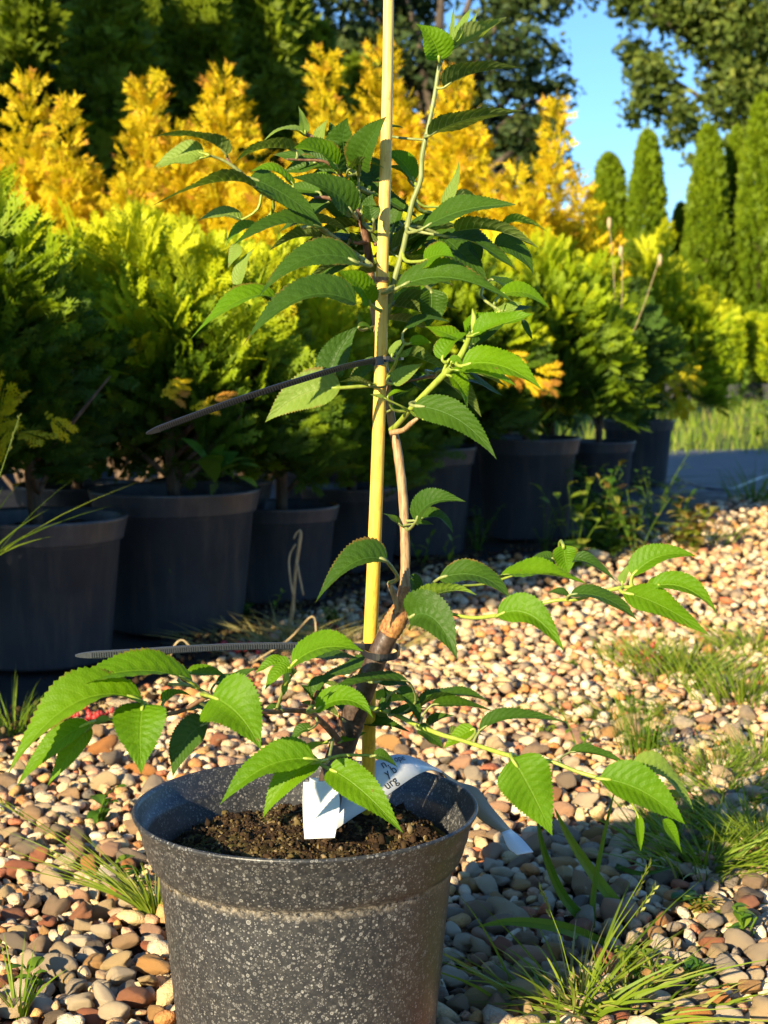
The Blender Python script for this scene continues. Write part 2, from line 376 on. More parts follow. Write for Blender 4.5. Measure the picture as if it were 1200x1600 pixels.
def mat_weedmat(name, c1, c2):
    n = NT(name); oc = objc(n); ck = n.n('ShaderNodeTexWave'); ck.inputs['Scale'].default_value = 90; n.l(oc, ck.inputs['Vector'])
    a = n.noise(oc, 7, 5, 0.65); b = n.noise(oc, 120, 3)
    c = n.mix(n.math('MULTIPLY', n.math('SUBTRACT', a, 0.42, clamp=True), 4.0, clamp=True), C4(c1), C4(c2))
    c = n.mix(n.math('MULTIPLY', n.math('SUBTRACT', b, 0.6, clamp=True), 3.0, clamp=True), c, C4((0.16, 0.12, 0.08)))
    return n.done(n.bsdf(c, 0.55, 0.5, n.bump(n.math('ADD', n.math('MULTIPLY', ck.outputs[1], 0.1), a), 0.6, 0.02)))
M['fabric'] = mat_weedmat('black weed fabric', (0.012, 0.013, 0.016), (0.040, 0.038, 0.036))
M['path'] = mat_weedmat('grey walkway sheet', (0.11, 0.12, 0.14), (0.17, 0.17, 0.18))

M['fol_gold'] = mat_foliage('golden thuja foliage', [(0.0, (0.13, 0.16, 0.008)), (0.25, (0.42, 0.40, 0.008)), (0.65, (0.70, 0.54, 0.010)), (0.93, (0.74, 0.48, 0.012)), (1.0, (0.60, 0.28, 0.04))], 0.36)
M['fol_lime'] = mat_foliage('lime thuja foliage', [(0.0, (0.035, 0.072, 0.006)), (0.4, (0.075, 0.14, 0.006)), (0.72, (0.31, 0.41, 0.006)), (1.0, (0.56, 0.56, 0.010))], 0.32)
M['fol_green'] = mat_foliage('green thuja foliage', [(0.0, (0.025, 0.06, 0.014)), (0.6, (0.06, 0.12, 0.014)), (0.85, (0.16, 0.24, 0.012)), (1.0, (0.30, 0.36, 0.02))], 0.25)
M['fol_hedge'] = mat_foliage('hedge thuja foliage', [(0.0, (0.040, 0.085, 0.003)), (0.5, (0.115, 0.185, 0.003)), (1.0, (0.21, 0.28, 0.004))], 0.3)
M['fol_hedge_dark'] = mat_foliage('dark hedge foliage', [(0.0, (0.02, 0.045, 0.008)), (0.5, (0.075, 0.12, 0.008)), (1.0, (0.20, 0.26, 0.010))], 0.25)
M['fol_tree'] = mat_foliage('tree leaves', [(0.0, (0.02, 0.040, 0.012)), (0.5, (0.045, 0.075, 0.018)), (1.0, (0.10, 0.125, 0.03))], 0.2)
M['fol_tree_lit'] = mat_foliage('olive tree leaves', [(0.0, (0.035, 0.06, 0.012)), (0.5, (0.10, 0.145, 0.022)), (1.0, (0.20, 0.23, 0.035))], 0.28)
M['grass'] = mat_foliage('grass blades', [(0.0, (0.06, 0.12, 0.012)), (0.5, (0.15, 0.24, 0.018)), (0.85, (0.26, 0.32, 0.03)), (1.0, (0.40, 0.32, 0.13))], 0.32, 0.45)
M['weed'] = mat_foliage('weed leaves', [(0.0, (0.025, 0.075, 0.012)), (0.5, (0.075, 0.17, 0.015)), (0.9, (0.24, 0.32, 0.03)), (1.0, (0.36, 0.10, 0.07))], 0.3, 0.45)
M['sedum_red'] = mat_plain('red sedum', (0.40, 0.035, 0.03), 0.4, 0.4)

# ------------------------------------------------------------------ ground, path, fabric
def poly_sheet(name, pts, z, mat, res=None, bumpy=0.0):
    me = bpy.data.meshes.new(name); me.from_pydata([(x, y, z) for x, y in pts], [], [tuple(range(len(pts)))]); me.materials.append(mat); me.update()
    return tag(link(name, me), kind='structure')
ground = poly_sheet('ground', [(-160, -60), (160, -60), (160, 260), (-160, 260)], -0.02, M['lawn'])
# left border of the gravel (world x for each y)
BX = [(-0.6, -1.55), (1.0, -1.0), (1.7, -0.66), (2.05, -0.50), (2.40, -0.36), (2.80, -0.24), (3.35, -0.07), (3.75, 0.15), (3.98, 0.45), (4.5, 0.78), (5.2, 1.06), (5.6, 1.3), (6.2, 1.9), (7, 3.0)]
def border(y):
    return float(np.interp(y, [b[0] for b in BX], [b[1] for b in BX]))
gb = [(border(y), y) for y in np.linspace(-0.6, 7.0, 50)]
gravel_bed = poly_sheet('gravel_bed', [(4, -0.6), (4, 7.0)] + [(x - 0.06, y) for x, y in reversed(gb)], -0.006, M['dirt'])
# a slightly rumpled weed fabric under the row of pots
fv = []; ff = []
ny, nx = 90, 26
for j in range(ny + 1):
    y = -0.6 + (6.9 + 0.6) * j / ny
    x1 = border(y) + 0.02
    for i in range(nx + 1):
        x = x1 - (4.2) * (i / nx) ** 1.6
        z = 0.002 + 0.014 * max(0, mnoise.noise(Vector((x * 5, y * 5, 3)))) + (0.03 * max(0, mnoise.noise(Vector((x * 3, y * 9, 8)))) if i < 4 else 0)
        fv.append((x, y, z))
for j in range(ny):
    for i in range(nx):
        a = j * (nx + 1) + i; ff.append((a + 1, a, a + nx + 1, a + nx + 2))
wf = tag(link('ground_fabric', np_mesh('ground_fabric', fv, ff, M['fabric'], smooth=True)), kind='structure')
path = poly_sheet('path', [(0.85, 5.95), (1.3, 5.55), (6, 6.4), (12, 8.2), (12, 10.6), (1.2, 8.15)], 0.004, M['path'])
mb = MB(); mb.tube(catmull([gnd(1062, 752), gnd(1130, 768), gnd(1210, 742), gnd(1400, 700)], 6), 0.012, 6)
tag(link('irrigation_hose', mb.mesh('irrigation_hose', M['tie'], True)), 'black hose lying along the near edge of the grey walkway', 'hose')

# ------------------------------------------------------------------ gravel
def ico(sub):
    import bmesh
    bm = bmesh.new(); bmesh.ops.create_icosphere(bm, subdivisions=sub, radius=1.0)
    V = np.array([v.co[:] for v in bm.verts]); F = np.array([[v.index for v in f.verts] for f in bm.faces]); bm.free(); return V, F
def pebble_shape(V, seed):
    r = np.random.default_rng(seed); N = V / np.linalg.norm(V, axis=1, keepdims=True)
    P = N.copy()
    e = r.uniform(0.78, 1.0); P = np.sign(P) * np.abs(P) ** e
    d = np.ones(len(P))
    for k in range(6):
        a = r.normal(size=3); a /= np.linalg.norm(a); f = r.uniform(1.0, 2.6); d += 0.115 * np.sin(f * (N @ a) * 2 + r.uniform(0, 6))
    P *= d[:, None]
    for k in range(r.integers(5, 10)):     # worn flats
        a = r.normal(size=3); a /= np.linalg.norm(a); h = r.uniform(0.60, 0.88); q = P @ a; over = np.clip(q - h, 0, None)
        P -= a * (over * 0.92)[:, None]
    P *= np.array([r.uniform(0.95, 1.4), r.uniform(0.68, 1.0), r.uniform(0.5, 0.85)])
    return P
NP = 28
V1, F1 = ico(1); V2, F2 = ico(2); V3, F3 = ico(3)
P1 = [pebble_shape(V1, s) for s in range(NP)]; P2 = [pebble_shape(V2, s) for s in range(NP)]; P3 = [pebble_shape(V3, s) for s in range(NP)]
pts = []; cell = 0.03; grid = {}
def try_put(x, y, r, over=0.86):
    gx, gy = int(math.floor(x / cell)), int(math.floor(y / cell))
    for i in range(gx - 2, gx + 3):
        for j in range(gy - 2, gy + 3):
            for (a, b, c) in grid.get((i, j), ()):
                if (a - x) ** 2 + (b - y) ** 2 < ((r + c) * over) ** 2: return False
    grid.setdefault((gx, gy), []).append((x, y, r)); pts.append((x, y, r, 0.0)); return True
def in_gravel(x, y):
    return x > border(y) + 0.03 * mnoise.noise(Vector((x * 8, y * 8, 0))) + 0.01
Ymax = 5.9
for (lo, hi, tries) in ((0.0115, 0.016, 2600), (0.0088, 0.0115, 24000), (0.0062, 0.0088, 85000), (0.0045, 0.0062, 100000)):
    # sample density falls with distance because the wedge widens
    U = rng.random((tries, 3))
    for u, v, w in U:
        y = 0.95 + (Ymax - 0.95) * v ** (1.35 if lo < 0.01 else 1.0)
        if lo < 0.007 and y > 3.0: continue
        xl, xr = -0.25 * y - 0.16, 0.25 * y + 0.2
        x = xl + (xr - xl) * u
        if not in_gravel(x, y): continue
        r = lo + (hi - lo) * w
        if y > 2.6: r *= 1.1
        try_put(x, y, r)
top = np.array(pts)
# lower fill layer
nf = 14000
fy = 0.95 + (Ymax - 0.95) * rng.random(nf) ** 1.25; fx = (-0.25 * fy - 0.16) + (0.5 * fy + 0.36) * rng.random(nf)
ok = np.array([in_gravel(a, b) for a, b in zip(fx, fy)]); fx, fy = fx[ok], fy[ok]
fill = np.stack([fx, fy, rng.uniform(0.006, 0.011, len(fx)), np.full(len(fx), -0.006)], 1)
allp = np.vstack([top, fill])
n_all = len(allp)
def rots(n, tilt=0.45):
    az = rng.uniform(0, 2 * np.pi, n); tx = rng.normal(0, tilt * 0.6, n); ty = rng.normal(0, tilt * 0.6, n)
    ca, sa = np.cos(az), np.sin(az); cx, sx = np.cos(tx), np.sin(tx); cy, sy = np.cos(ty), np.sin(ty)
    Z = np.zeros(n); O = np.ones(n)
    Rz = np.stack([np.stack([ca, -sa, Z], 1), np.stack([sa, ca, Z], 1), np.stack([Z, Z, O], 1)], 1)
    Rx = np.stack([np.stack([O, Z, Z], 1), np.stack([Z, cx, -sx], 1), np.stack([Z, sx, cx], 1)], 1)
    Ry = np.stack([np.stack([cy, Z, sy], 1), np.stack([Z, O, Z], 1), np.stack([-sy, Z, cy], 1)], 1)
    return Ry @ Rx @ Rz, az, tx, ty
RM, _, _, _ = rots(n_all)
# project, find the 300 that show largest
def proj(x, y, z):
    dx, dy, dz = x, y, z - CAM_H
    f = dy * cp - dz * sp; u = dy * sp + dz * cp
    return 600 + FPX * dx / f, 800 - FPX * u / f
PX, PY = proj(allp[:, 0], allp[:, 1], 0.01)
vis = (PX > 5) & (PX < 1195) & (PY > 780) & (PY < 1592)
vis &= ~((PX > 250) & (PX < 705) & (PY > 1180))        # behind the front pot
vis &= allp[:, 3] >= 0
show = np.where(vis, allp[:, 2] / allp[:, 1], 0)
order = np.argsort(-show)[:300]; isbig = np.zeros(n_all, bool); isbig[order] = True
pm = [np_mesh('pebble', P3[k], F3, M['pebble'], smooth=True) for k in range(NP)]
zc = allp[:, 2] * 0.50 + np.where(allp[:, 3] < 0, -0.006, rng.uniform(0, 0.007, n_all))
for i in order:
    o = bpy.data.objects.new('pebble', pm[rng.integers(NP)]); col.objects.link(o); o.parent = gravel_bed
    mm = Matrix([[float(c) for c in r_] for r_ in RM[i]]).to_4x4()
    r_ = float(allp[i, 2])
    o.matrix_local = Matrix.Translation((float(allp[i, 0]), float(allp[i, 1]), float(zc[i]))) @ mm @ Matrix.Diagonal((r_, r_, r_, 1))
def stamp(idx, protoV, protoF):
    Vs = []; Fs = []; Ts = []; off = 0
    kind = rng.integers(0, NP, len(idx))
    for k in range(NP):
        ii = idx[kind == k]
        if len(ii) == 0: continue
        v = protoV[k]; W = np.einsum('nij,vj->nvi', RM[ii], v) * allp[ii, 2][:, None, None]
        W += np.stack([allp[ii, 0], allp[ii, 1], zc[ii]], 1)[:, None, :]
        Vs.append(W.reshape(-1, 3)); Fs.append((protoF[None] + (np.arange(len(ii)) * len(v))[:, None, None] + off).reshape(-1, 3)); off += len(ii) * len(v)
        Ts.append(np.repeat(rng.random(len(ii)), len(v)))
    return np.vstack(Vs), np.vstack(Fs), np.concatenate(Ts)
near = np.where(~isbig & (allp[:, 1] < 2.1) & (allp[:, 3] >= 0))[0]; far = np.where(~isbig & ~((allp[:, 1] < 2.1) & (allp[:, 3] >= 0)))[0]
a = stamp(near, P2, F2); b = stamp(far, P1, F1)
gv = np.vstack([a[0], b[0]]); gf = np.vstack([a[1], b[1] + len(a[0])]); gt = np.concatenate([a[2], b[2]])
go = link('gravel', np_mesh('gravel', gv, gf, M['pebble_bed'], tint=gt, smooth=True), gravel_bed); tag(go, kind='stuff')
print('pebbles', n_all, 'gravel tris', len(gf))
# ------------------------------------------------------------------ foliage builders
def spray_proto(nside=8, nsub=4, wid=0.02, ang=42, seed=0, droop=0.2):
    r = random.Random(seed); V = []; F = []
    def diamond(p, d, L, w, lift=0.0):
        d = Vector((d[0], d[1], 0)).normalized(); s = Vector((-d.y, d.x, 0)); p = Vector(p)
        i = len(V)
        z = r.uniform(-0.012, 0.012)
        V.extend([p, p + d * L * 0.45 + s * w + Vector((0, 0, z)), p + d * L + Vector((0, 0, lift)), p + d * L * 0.45 - s * w + Vector((0, 0, -z))])
        F.extend([(i, i + 1, i + 2), (i, i + 2, i + 3)])
    diamond((0, 0, 0), (0, 1), 0.95, wid * 0.7)
    for k in range(nside):
        y = 0.08 + 0.84 * k / nside + r.uniform(-.02, .02)
        l = 0.50 * math.sin(math.pi * min(1, (0.28 + 0.72 * (1 - y)))) * r.uniform(0.75, 1.1)
        for s in (-1, 1):
            a = R(ang + r.uniform(-9, 9)); d = (s * math.sin(a), math.cos(a))
            diamond((0, y, 0), d, l, wid)
            for q in range(nsub):
                tq = 0.25 + 0.65 * q / nsub; ls = l * 0.42 * (1.1 - tq) * r.uniform(0.7, 1.25) + 0.03
                for s2 in (-1, 1):
                    a2 = a * s + s2 * R(38 + r.uniform(-8, 8))
                    diamond((d[0] * l * tq, y + d[1] * l * tq, 0), (math.sin(a2), math.cos(a2)), ls, wid)
    V = np.array([v[:] for v in V]); F = np.array(F)
    rad = np.hypot(V[:, 0], V[:, 1]); V[:, 2] -= droop * rad ** 2
    V[:, 0] *= 1.0
    return V, F
SPR = [spray_proto(7, 3, 0.024, 42, s) for s in range(4)]
SPR_MID = [spray_proto(5, 2, 0.045, 42, s + 10) for s in range(4)]
SPR_LOW = [spray_proto(3, 1, 0.085, 40, s + 20) for s in range(4)]
def norm(a): return a / np.maximum(np.linalg.norm(a, axis=1, keepdims=True), 1e-9)
def place_sprays(P, D, Nn, S, T, protos, g, tipboost=0.25):
    Vs = []; Fs = []; Ts = []; off = 0; kind = g.integers(0, len(protos), len(P))
    D = norm(D); X = norm(np.cross(D, Nn)); Nn = np.cross(X, D)
    for k, (v, f) in enumerate(protos):
        ii = np.where(kind == k)[0]
        if len(ii) == 0: continue
        W = (v[None, :, 0, None] * X[ii][:, None] + v[None, :, 1, None] * D[ii][:, None] + v[None, :, 2, None] * Nn[ii][:, None]) * S[ii][:, None, None] + P[ii][:, None]
        Vs.append(W.reshape(-1, 3)); Fs.append((f[None] + (np.arange(len(ii)) * len(v))[:, None, None] + off).reshape(-1, 3)); off += len(ii) * len(v)
        rr = np.hypot(v[:, 0], v[:, 1])
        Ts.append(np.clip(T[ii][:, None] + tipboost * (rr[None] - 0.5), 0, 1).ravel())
    return np.vstack(Vs), np.vstack(Fs), np.concatenate(Ts)
def lump(N, g, k=7, amp=0.12, f=3.0):
    d = np.zeros(len(N))
    for _ in range(k):
        a = g.normal(size=3); a /= np.linalg.norm(a); d += np.sin(f * g.uniform(0.6, 1.5) * (N @ a) * 2 + g.uniform(0, 6))
    return 1 + amp * d / math.sqrt(k)
def shrub_crown(seed, rx, h, n, size, mat, protos, base=0.0, tmean=(0.15, 0.75), shell=(0.55, 1.0), vertical=0.55):
    """bushy crown, origin at the stem foot, height h above base"""
    g = np.random.default_rng(seed)
    N = norm(g.normal(size=(n, 3))); N[:, 2] = np.abs(N[:, 2]) * 1.15 - 0.28; N = norm(N)
    lp = lump(N, g, 8, 0.16, 3.2)
    rr = g.uniform(shell[0], shell[1], n) ** 0.6 * lp
    cz = base + h * 0.40
    zr = np.where(N[:, 2] > 0, h * 0.56, h * 0.36 / 0.32)
    P = np.stack([N[:, 0] * rx * rr, N[:, 1] * rx * rr, cz + N[:, 2] * zr * rr], 1)
    D = norm(N * (1, 1, 0.6) + np.array([0, 0, vertical]) + g.normal(0, 0.28, (n, 3)))
    Nn = norm(np.cross(D, g.normal(size=(n, 3))) + N * 0.3)
    S = size * g.uniform(0.65, 1.2, n)
    P = P - D * S[:, None] * 0.45
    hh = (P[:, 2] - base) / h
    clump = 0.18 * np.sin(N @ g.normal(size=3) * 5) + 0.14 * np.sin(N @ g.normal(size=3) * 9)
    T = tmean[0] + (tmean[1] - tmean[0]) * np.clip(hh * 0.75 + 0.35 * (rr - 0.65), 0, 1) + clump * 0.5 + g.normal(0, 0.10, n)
    V, F, TT = place_sprays(P, D, Nn, S, np.clip(T, 0, 1), protos, g)
    return np_mesh('crown', V, F, mat, tint=TT)
def column_crown(seed, rx, h, n, size, mat, protos, base=0.0, tmean=(0.2, 0.8), point=1.0, rough=0.13, stretch=2.4, maxr=0.35):
    g = np.random.default_rng(seed)
    t = g.random(n) ** 0.9; phi = g.uniform(0, 2 * np.pi, n)
    prof = np.clip((t + 0.06) / maxr, 0, 1) ** 0.45 * np.clip((1 - t) / (1 - maxr * 0.7), 0, 1) ** (0.55 * point)
    N = np.stack([np.cos(phi), np.sin(phi), t * stretch], 1)
    lp = np.ones(n)
    for _ in range(10):
        a = g.normal(size=3); lp += rough * 0.4 * np.sin((N @ a) * 3.2 + g.uniform(0, 6))
    rr = rx * prof * lp * g.uniform(0.72, 1.03, n)
    P = np.stack([np.cos(phi) * rr, np.sin(phi) * rr, base + t * h * (1 + 0.0 * lp)], 1)
    O = np.stack([np.cos(phi), np.sin(phi), np.zeros(n)], 1)
    D = norm(O * 0.55 + np.array([0, 0, 0.85]) + g.normal(0, 0.25, (n, 3)))
    Nn = norm(np.cross(D, g.normal(size=(n, 3))) + O * 0.2)
    S = size * g.uniform(0.6, 1.25, n); P = P - D * S[:, None] * 0.5
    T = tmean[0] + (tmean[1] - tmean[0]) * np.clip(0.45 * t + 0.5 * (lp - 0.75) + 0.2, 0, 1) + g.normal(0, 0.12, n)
    V, F, TT = place_sprays(P, D, Nn, S, np.clip(T, 0, 1), protos, g)
    return np_mesh('crown', V, F, mat, tint=TT)
def stem_mesh(seed, h, r, nb=6, spread=0.15, mat=None, name='trunk'):
    g = random.Random(seed); mb = MB()
    mb.tube([(0, 0, 0), (g.uniform(-.01, .01), 0, h * .3), (g.uniform(-.02, .02), g.uniform(-.02, .02), h * .6), (0, 0, h * .92)], [r, r * .85, r * .55, r * .15], 7)
    for i in range(nb):
        z = h * g.uniform(0.08, 0.65); a = g.uniform(0, 6.28); L = spread * g.uniform(.7, 1.3)
        d = Vector((math.cos(a), math.sin(a), 0))
        mb.tube([Vector((0, 0, z)), Vector((0, 0, z + L * .35)) + d * L * .4, Vector((0, 0, z + L * 1.0)) + d * L], [r * .5, r * .35, r * .1], 5)
    return mb.mesh(name, mat or M['shrub_wood'], True)
def pot_mesh(D, H, mat, seg=56, lip=0.16):
    r = D / 2; rl = H * lip; b = r * 0.78
    prof = [(0.001, 0.004), (b * 0.97, 0.0), (b, 0.006), (r * 0.905, H - rl - 0.004), (r * 0.945, H - rl), (r * 0.95, H - rl + 0.004), (r * 0.99, H - 0.008), (r, H - 0.004), (r * 0.997, H), (r * 0.975, H), (r * 0.965, H - 0.006),
            (r * 0.93, H - rl), (r * 0.88, H - rl - 0.01), (r * 0.86, H * 0.6), (r * 0.8, H * 0.3), (0.001, H * 0.25)]
    V, F = lathe(prof, seg)
    return np_mesh('shell', V, F, mat, smooth=True)
def soil_disc(rad, z, seed, amp=0.01):
    V = [(0, 0, z + amp)]; F = []; K = 20
    for i in range(1, 7):
        for k in range(K):
            a = 2 * math.pi * k / K; q = rad * i / 6
            V.append((q * math.cos(a), q * math.sin(a), z + amp * mnoise.noise(Vector((q * 30 * math.cos(a), q * 30 * math.sin(a), seed))) * 2))
    for k in range(K): F.append((0, 1 + k, 1 + (k + 1) % K, 1 + (k + 1) % K))
    F = [(0, 1 + k, 1 + (k + 1) % K) for k in range(K)]
    for i in range(5):
        for k in range(K):
            a, b = 1 + i * K + k, 1 + i * K + (k + 1) % K; F.append((a, a + K, b)); F.append((b, a + K, b + K))
    return np_mesh('soil', V, F, M['soil'], smooth=True)

# ------------------------------------------------------------------ row of potted shrubs
def nursery_pot(px, py_base, D, H, label, group='black nursery pots in the shaded row', loc=None):
    g = loc if loc is not None else gnd(px, py_base) + Vector((0, D * 0.39, 0))
    e = empty('nursery_pot', (g.x, g.y, 0.012), random.uniform(0, 6))
    tag(e, label, 'plant pot', group)
    link('shell', pot_mesh(D, H, M['pot_plain']), e)
    tag(link('soil', soil_disc(D * 0.455, H - 0.03, px), e))
    return e, Vector((g.x, g.y, H - 0.02))
def potted_shrub(px, py, D, H, plab, slab, seed, rx, h, n, size, mat, protos, off=(0, 0), loc=None, tm=(0.1, 0.75), vertical=0.55, shape='bush'):
    e, topc = nursery_pot(px, py, D, H, plab, loc=loc)
    t = empty('thuja_shrub', (topc.x, topc.y, topc.z), 0)
    tag(t, slab, 'shrub', 'potted thuja shrubs in the row of black pots')
    link('trunk', stem_mesh(seed, h * .62, 0.013, 9, rx * .55), t)
    if shape == 'bush': me = shrub_crown(seed, rx, h, n, size, mat, protos, 0.02, tm, vertical=vertical)
    else: me = column_crown(seed, rx, h, n, size, mat, protos, 0.0, tm, 1.0, 0.2)
    link('crown', me, t, (off[0], off[1], 0)); SH.append(t)
    return t
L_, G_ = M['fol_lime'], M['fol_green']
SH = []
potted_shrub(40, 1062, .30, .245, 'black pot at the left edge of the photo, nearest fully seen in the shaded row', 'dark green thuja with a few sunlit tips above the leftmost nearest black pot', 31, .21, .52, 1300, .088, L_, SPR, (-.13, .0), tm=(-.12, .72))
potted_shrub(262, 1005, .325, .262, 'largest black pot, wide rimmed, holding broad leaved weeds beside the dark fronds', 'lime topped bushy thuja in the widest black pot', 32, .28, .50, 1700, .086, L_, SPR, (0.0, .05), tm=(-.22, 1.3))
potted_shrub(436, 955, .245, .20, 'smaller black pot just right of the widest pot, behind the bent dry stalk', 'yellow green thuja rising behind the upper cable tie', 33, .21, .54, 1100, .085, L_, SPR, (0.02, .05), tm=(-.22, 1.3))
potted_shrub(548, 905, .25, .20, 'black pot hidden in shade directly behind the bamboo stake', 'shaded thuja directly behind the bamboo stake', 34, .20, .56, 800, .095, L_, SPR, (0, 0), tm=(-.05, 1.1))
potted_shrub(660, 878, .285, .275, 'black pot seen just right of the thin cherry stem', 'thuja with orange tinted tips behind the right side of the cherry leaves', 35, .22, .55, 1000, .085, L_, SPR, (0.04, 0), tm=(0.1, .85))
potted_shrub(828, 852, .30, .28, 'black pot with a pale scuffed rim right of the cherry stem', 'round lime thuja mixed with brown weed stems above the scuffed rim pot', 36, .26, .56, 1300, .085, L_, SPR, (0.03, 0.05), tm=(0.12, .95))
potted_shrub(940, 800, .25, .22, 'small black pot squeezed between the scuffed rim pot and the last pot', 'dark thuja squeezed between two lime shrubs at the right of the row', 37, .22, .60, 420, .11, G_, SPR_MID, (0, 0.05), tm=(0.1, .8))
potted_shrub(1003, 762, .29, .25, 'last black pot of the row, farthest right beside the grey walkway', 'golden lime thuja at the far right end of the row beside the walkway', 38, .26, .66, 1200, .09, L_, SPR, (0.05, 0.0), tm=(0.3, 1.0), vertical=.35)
def bright_branch(par, px, py, Y, n, sz, d, t0, seed):
    g = np.random.default_rng(seed); c = np.array(at(px, py, Y)) - np.array(par.location)
    k = np.arange(n) / n; P = c + np.outer(k - .5, np.array(d)) * sz * 2.2 + g.normal(0, sz * .22, (n, 3))
    D = norm(np.array(d) + g.normal(0, .55, (n, 3))); Nn = norm(np.array([-.3, -1, .3]) + g.normal(0, .35, (n, 3)))
    V, F, T = place_sprays(P, D, Nn, sz * g.uniform(.6, 1.1, n), np.clip(t0 + g.normal(0, .15, n), 0, 1), SPR, g, .4)
    link('bright_branch', np_mesh('bright_branch', V, F, M['fol_gold'], tint=T), par)
bright_branch(SH[4], 800, 575, 3.66, 15, .065, (.7, -.2, -.45), .8, 1)
bright_branch(SH[2], 445, 535, 2.86, 14, .075, (-.5, -.2, .5), .45, 2)
bright_branch(SH[1], 285, 620, 2.50, 6, .05, (.8, -.1, -.4), .9, 3)
bright_branch(SH[7], 1045, 600, 5.3, 16, .09, (.5, -.2, -.6), .5, 4)
bright_branch(SH[0], 10, 650, 2.2, 8, .07, (.8, -.1, .3), .45, 5)
# the row goes on, out of the frame on the left, and second line behind
for k, (x, y, s, lab, plab) in enumerate([(-.93, 1.95, 41, 'tall green thuja left of the photo edge nearest the camera side', 'black pot touching the left photo edge with dry grass in it'),
                                    (-1.02, 2.55, 42, 'thuja left of the frame behind the first row', 'black pot out of frame behind the leftmost pot'),
                                    (-1.4, 1.45, 43, 'thuja beside the camera on the left, out of the picture', 'black pot beside the camera out of the picture')]):
    potted_shrub(0, 0, .30, .26, plab, lab, s, .27, (.54, .60, .42)[k], 520, .13, G_, SPR, (0, 0), loc=Vector((x, y, 0)), tm=(0.1, .7))
back = [(330, 3.35, .54, 'lime thuja filling the gap behind the widest pot', .97), (120, 3.25, .50, 'lime thuja behind the dark fronds at the left', .95), (720, 4.9, .62, 'green thuja behind the orange tipped one', .85), (500, 4.0, .56, 'thuja between the golden ones and the bamboo stake', .9), (600, 4.4, .55, 'second thuja behind the bamboo stake', .9)]
for k, (px, Y, h, lab, tmx) in enumerate(back):
    q = at(px, 700, Y); potted_shrub(0, 0, .27, .24, 'second line pot under the ' + lab.split(' between')[0], lab, 50 + k, .28, h, 620, .13, L_, SPR_MID, (0, 0), loc=Vector((q.x, Y, 0)), tm=(.15, tmx))

# ------------------------------------------------------------------ golden thujas
def plumes(seed, rx, h, base):           # several ragged upright plumes of different height
    g = np.random.default_rng(seed); me_v = []; me_f = []; me_t = []; off = 0
    pl = [(0, 0, rx * .60, h)] + [(math.cos(a_) * q_, math.sin(a_) * q_, rx * g.uniform(.30, .52), h * (1.02 - .42 * q_ / rx) * g.uniform(.80, 1.0)) for a_, q_ in zip(g.uniform(0, 6.28, 24), rx * g.uniform(.25, 1.15, 24))]
    for (x, y, r_, hh) in pl:
        n = int(240 * (r_ / .07) * (hh / .9)); t = g.random(n) ** .85; ph = g.uniform(0, 6.28, n)
        prof = np.clip(1.02 - t, 0, 1) ** .62 * (0.8 + .35 * np.sin(t * g.uniform(12, 22) + g.uniform(0, 6)) * np.sin(ph * 2 + t * 6))
        q = r_ * prof * g.uniform(.3, 1.25, n); lean = g.normal(0, .04, 2)
        P = np.stack([x + np.cos(ph) * q + lean[0] * t * hh, y + np.sin(ph) * q + lean[1] * t * hh, base + t * hh], 1)
        O = np.stack([np.cos(ph), np.sin(ph), np.zeros(n)], 1)
        D = norm(O * .8 + np.array([0, 0, .75]) + g.normal(0, .3, (n, 3))); Nn = norm(g.normal(size=(n, 3)))
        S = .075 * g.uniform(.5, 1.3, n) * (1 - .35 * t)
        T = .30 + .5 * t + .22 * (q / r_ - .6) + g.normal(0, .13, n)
        V, F, TT = place_sprays(P, D, Nn, S, np.clip(T, 0, 1), SPR_GOLD, g, .35); me_v.append(V); me_f.append(F + off); me_t.append(TT); off += len(V)
    return np_mesh('crown', np.vstack(me_v), np.vstack(me_f), M['fol_gold'], tint=np.concatenate(me_t))
SPR_GOLD = [spray_proto(4, 1, 0.045, 38, s + 60, .1) for s in range(5)]
gold = [(25, 105, 4.6, .20, 'golden thuja with a bare forked brown tip at the far left'), (108, 150, 4.5, .16, 'short golden thuja with a thin brown leader, second from the left'),
        (185, 250, 4.4, .20, 'low golden thuja filling the dip between two taller ones'),
        (248, 108, 4.7, .27, 'broad golden thuja peaking left of the cherry tip leaves'), (372, 88, 4.7, .25, 'golden thuja with a pointed spire left of the bamboo stake'),
        (455, 230, 4.5, .2, 'low golden thuja behind the upper left cherry leaves'),
        (524, 76, 4.9, .20, 'narrow golden thuja with a square top just left of the stake'), (622, 50, 5.1, .24, 'tallest golden thuja directly right of the stake'),
        (718, 96, 5.0, .26, 'golden thuja behind the long upright cherry shoot'), (800, 250, 4.8, .16, 'slim low golden thuja left of the last spire'), (868, 148, 5.2, .17, 'last golden thuja standing against the blue sky')]
for k, (px, py, Y, rx, lab) in enumerate(gold):
    top_ = at(px, py, Y)
    e = empty('golden_thuja', (top_.x, Y, 0.0)); tag(e, lab, 'thuja', 'golden thujas behind the potted shrubs')
    h = top_.z - .37
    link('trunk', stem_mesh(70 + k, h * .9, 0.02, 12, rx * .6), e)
    link('crown', plumes(70 + k, rx * 1.12, h, .33), e)
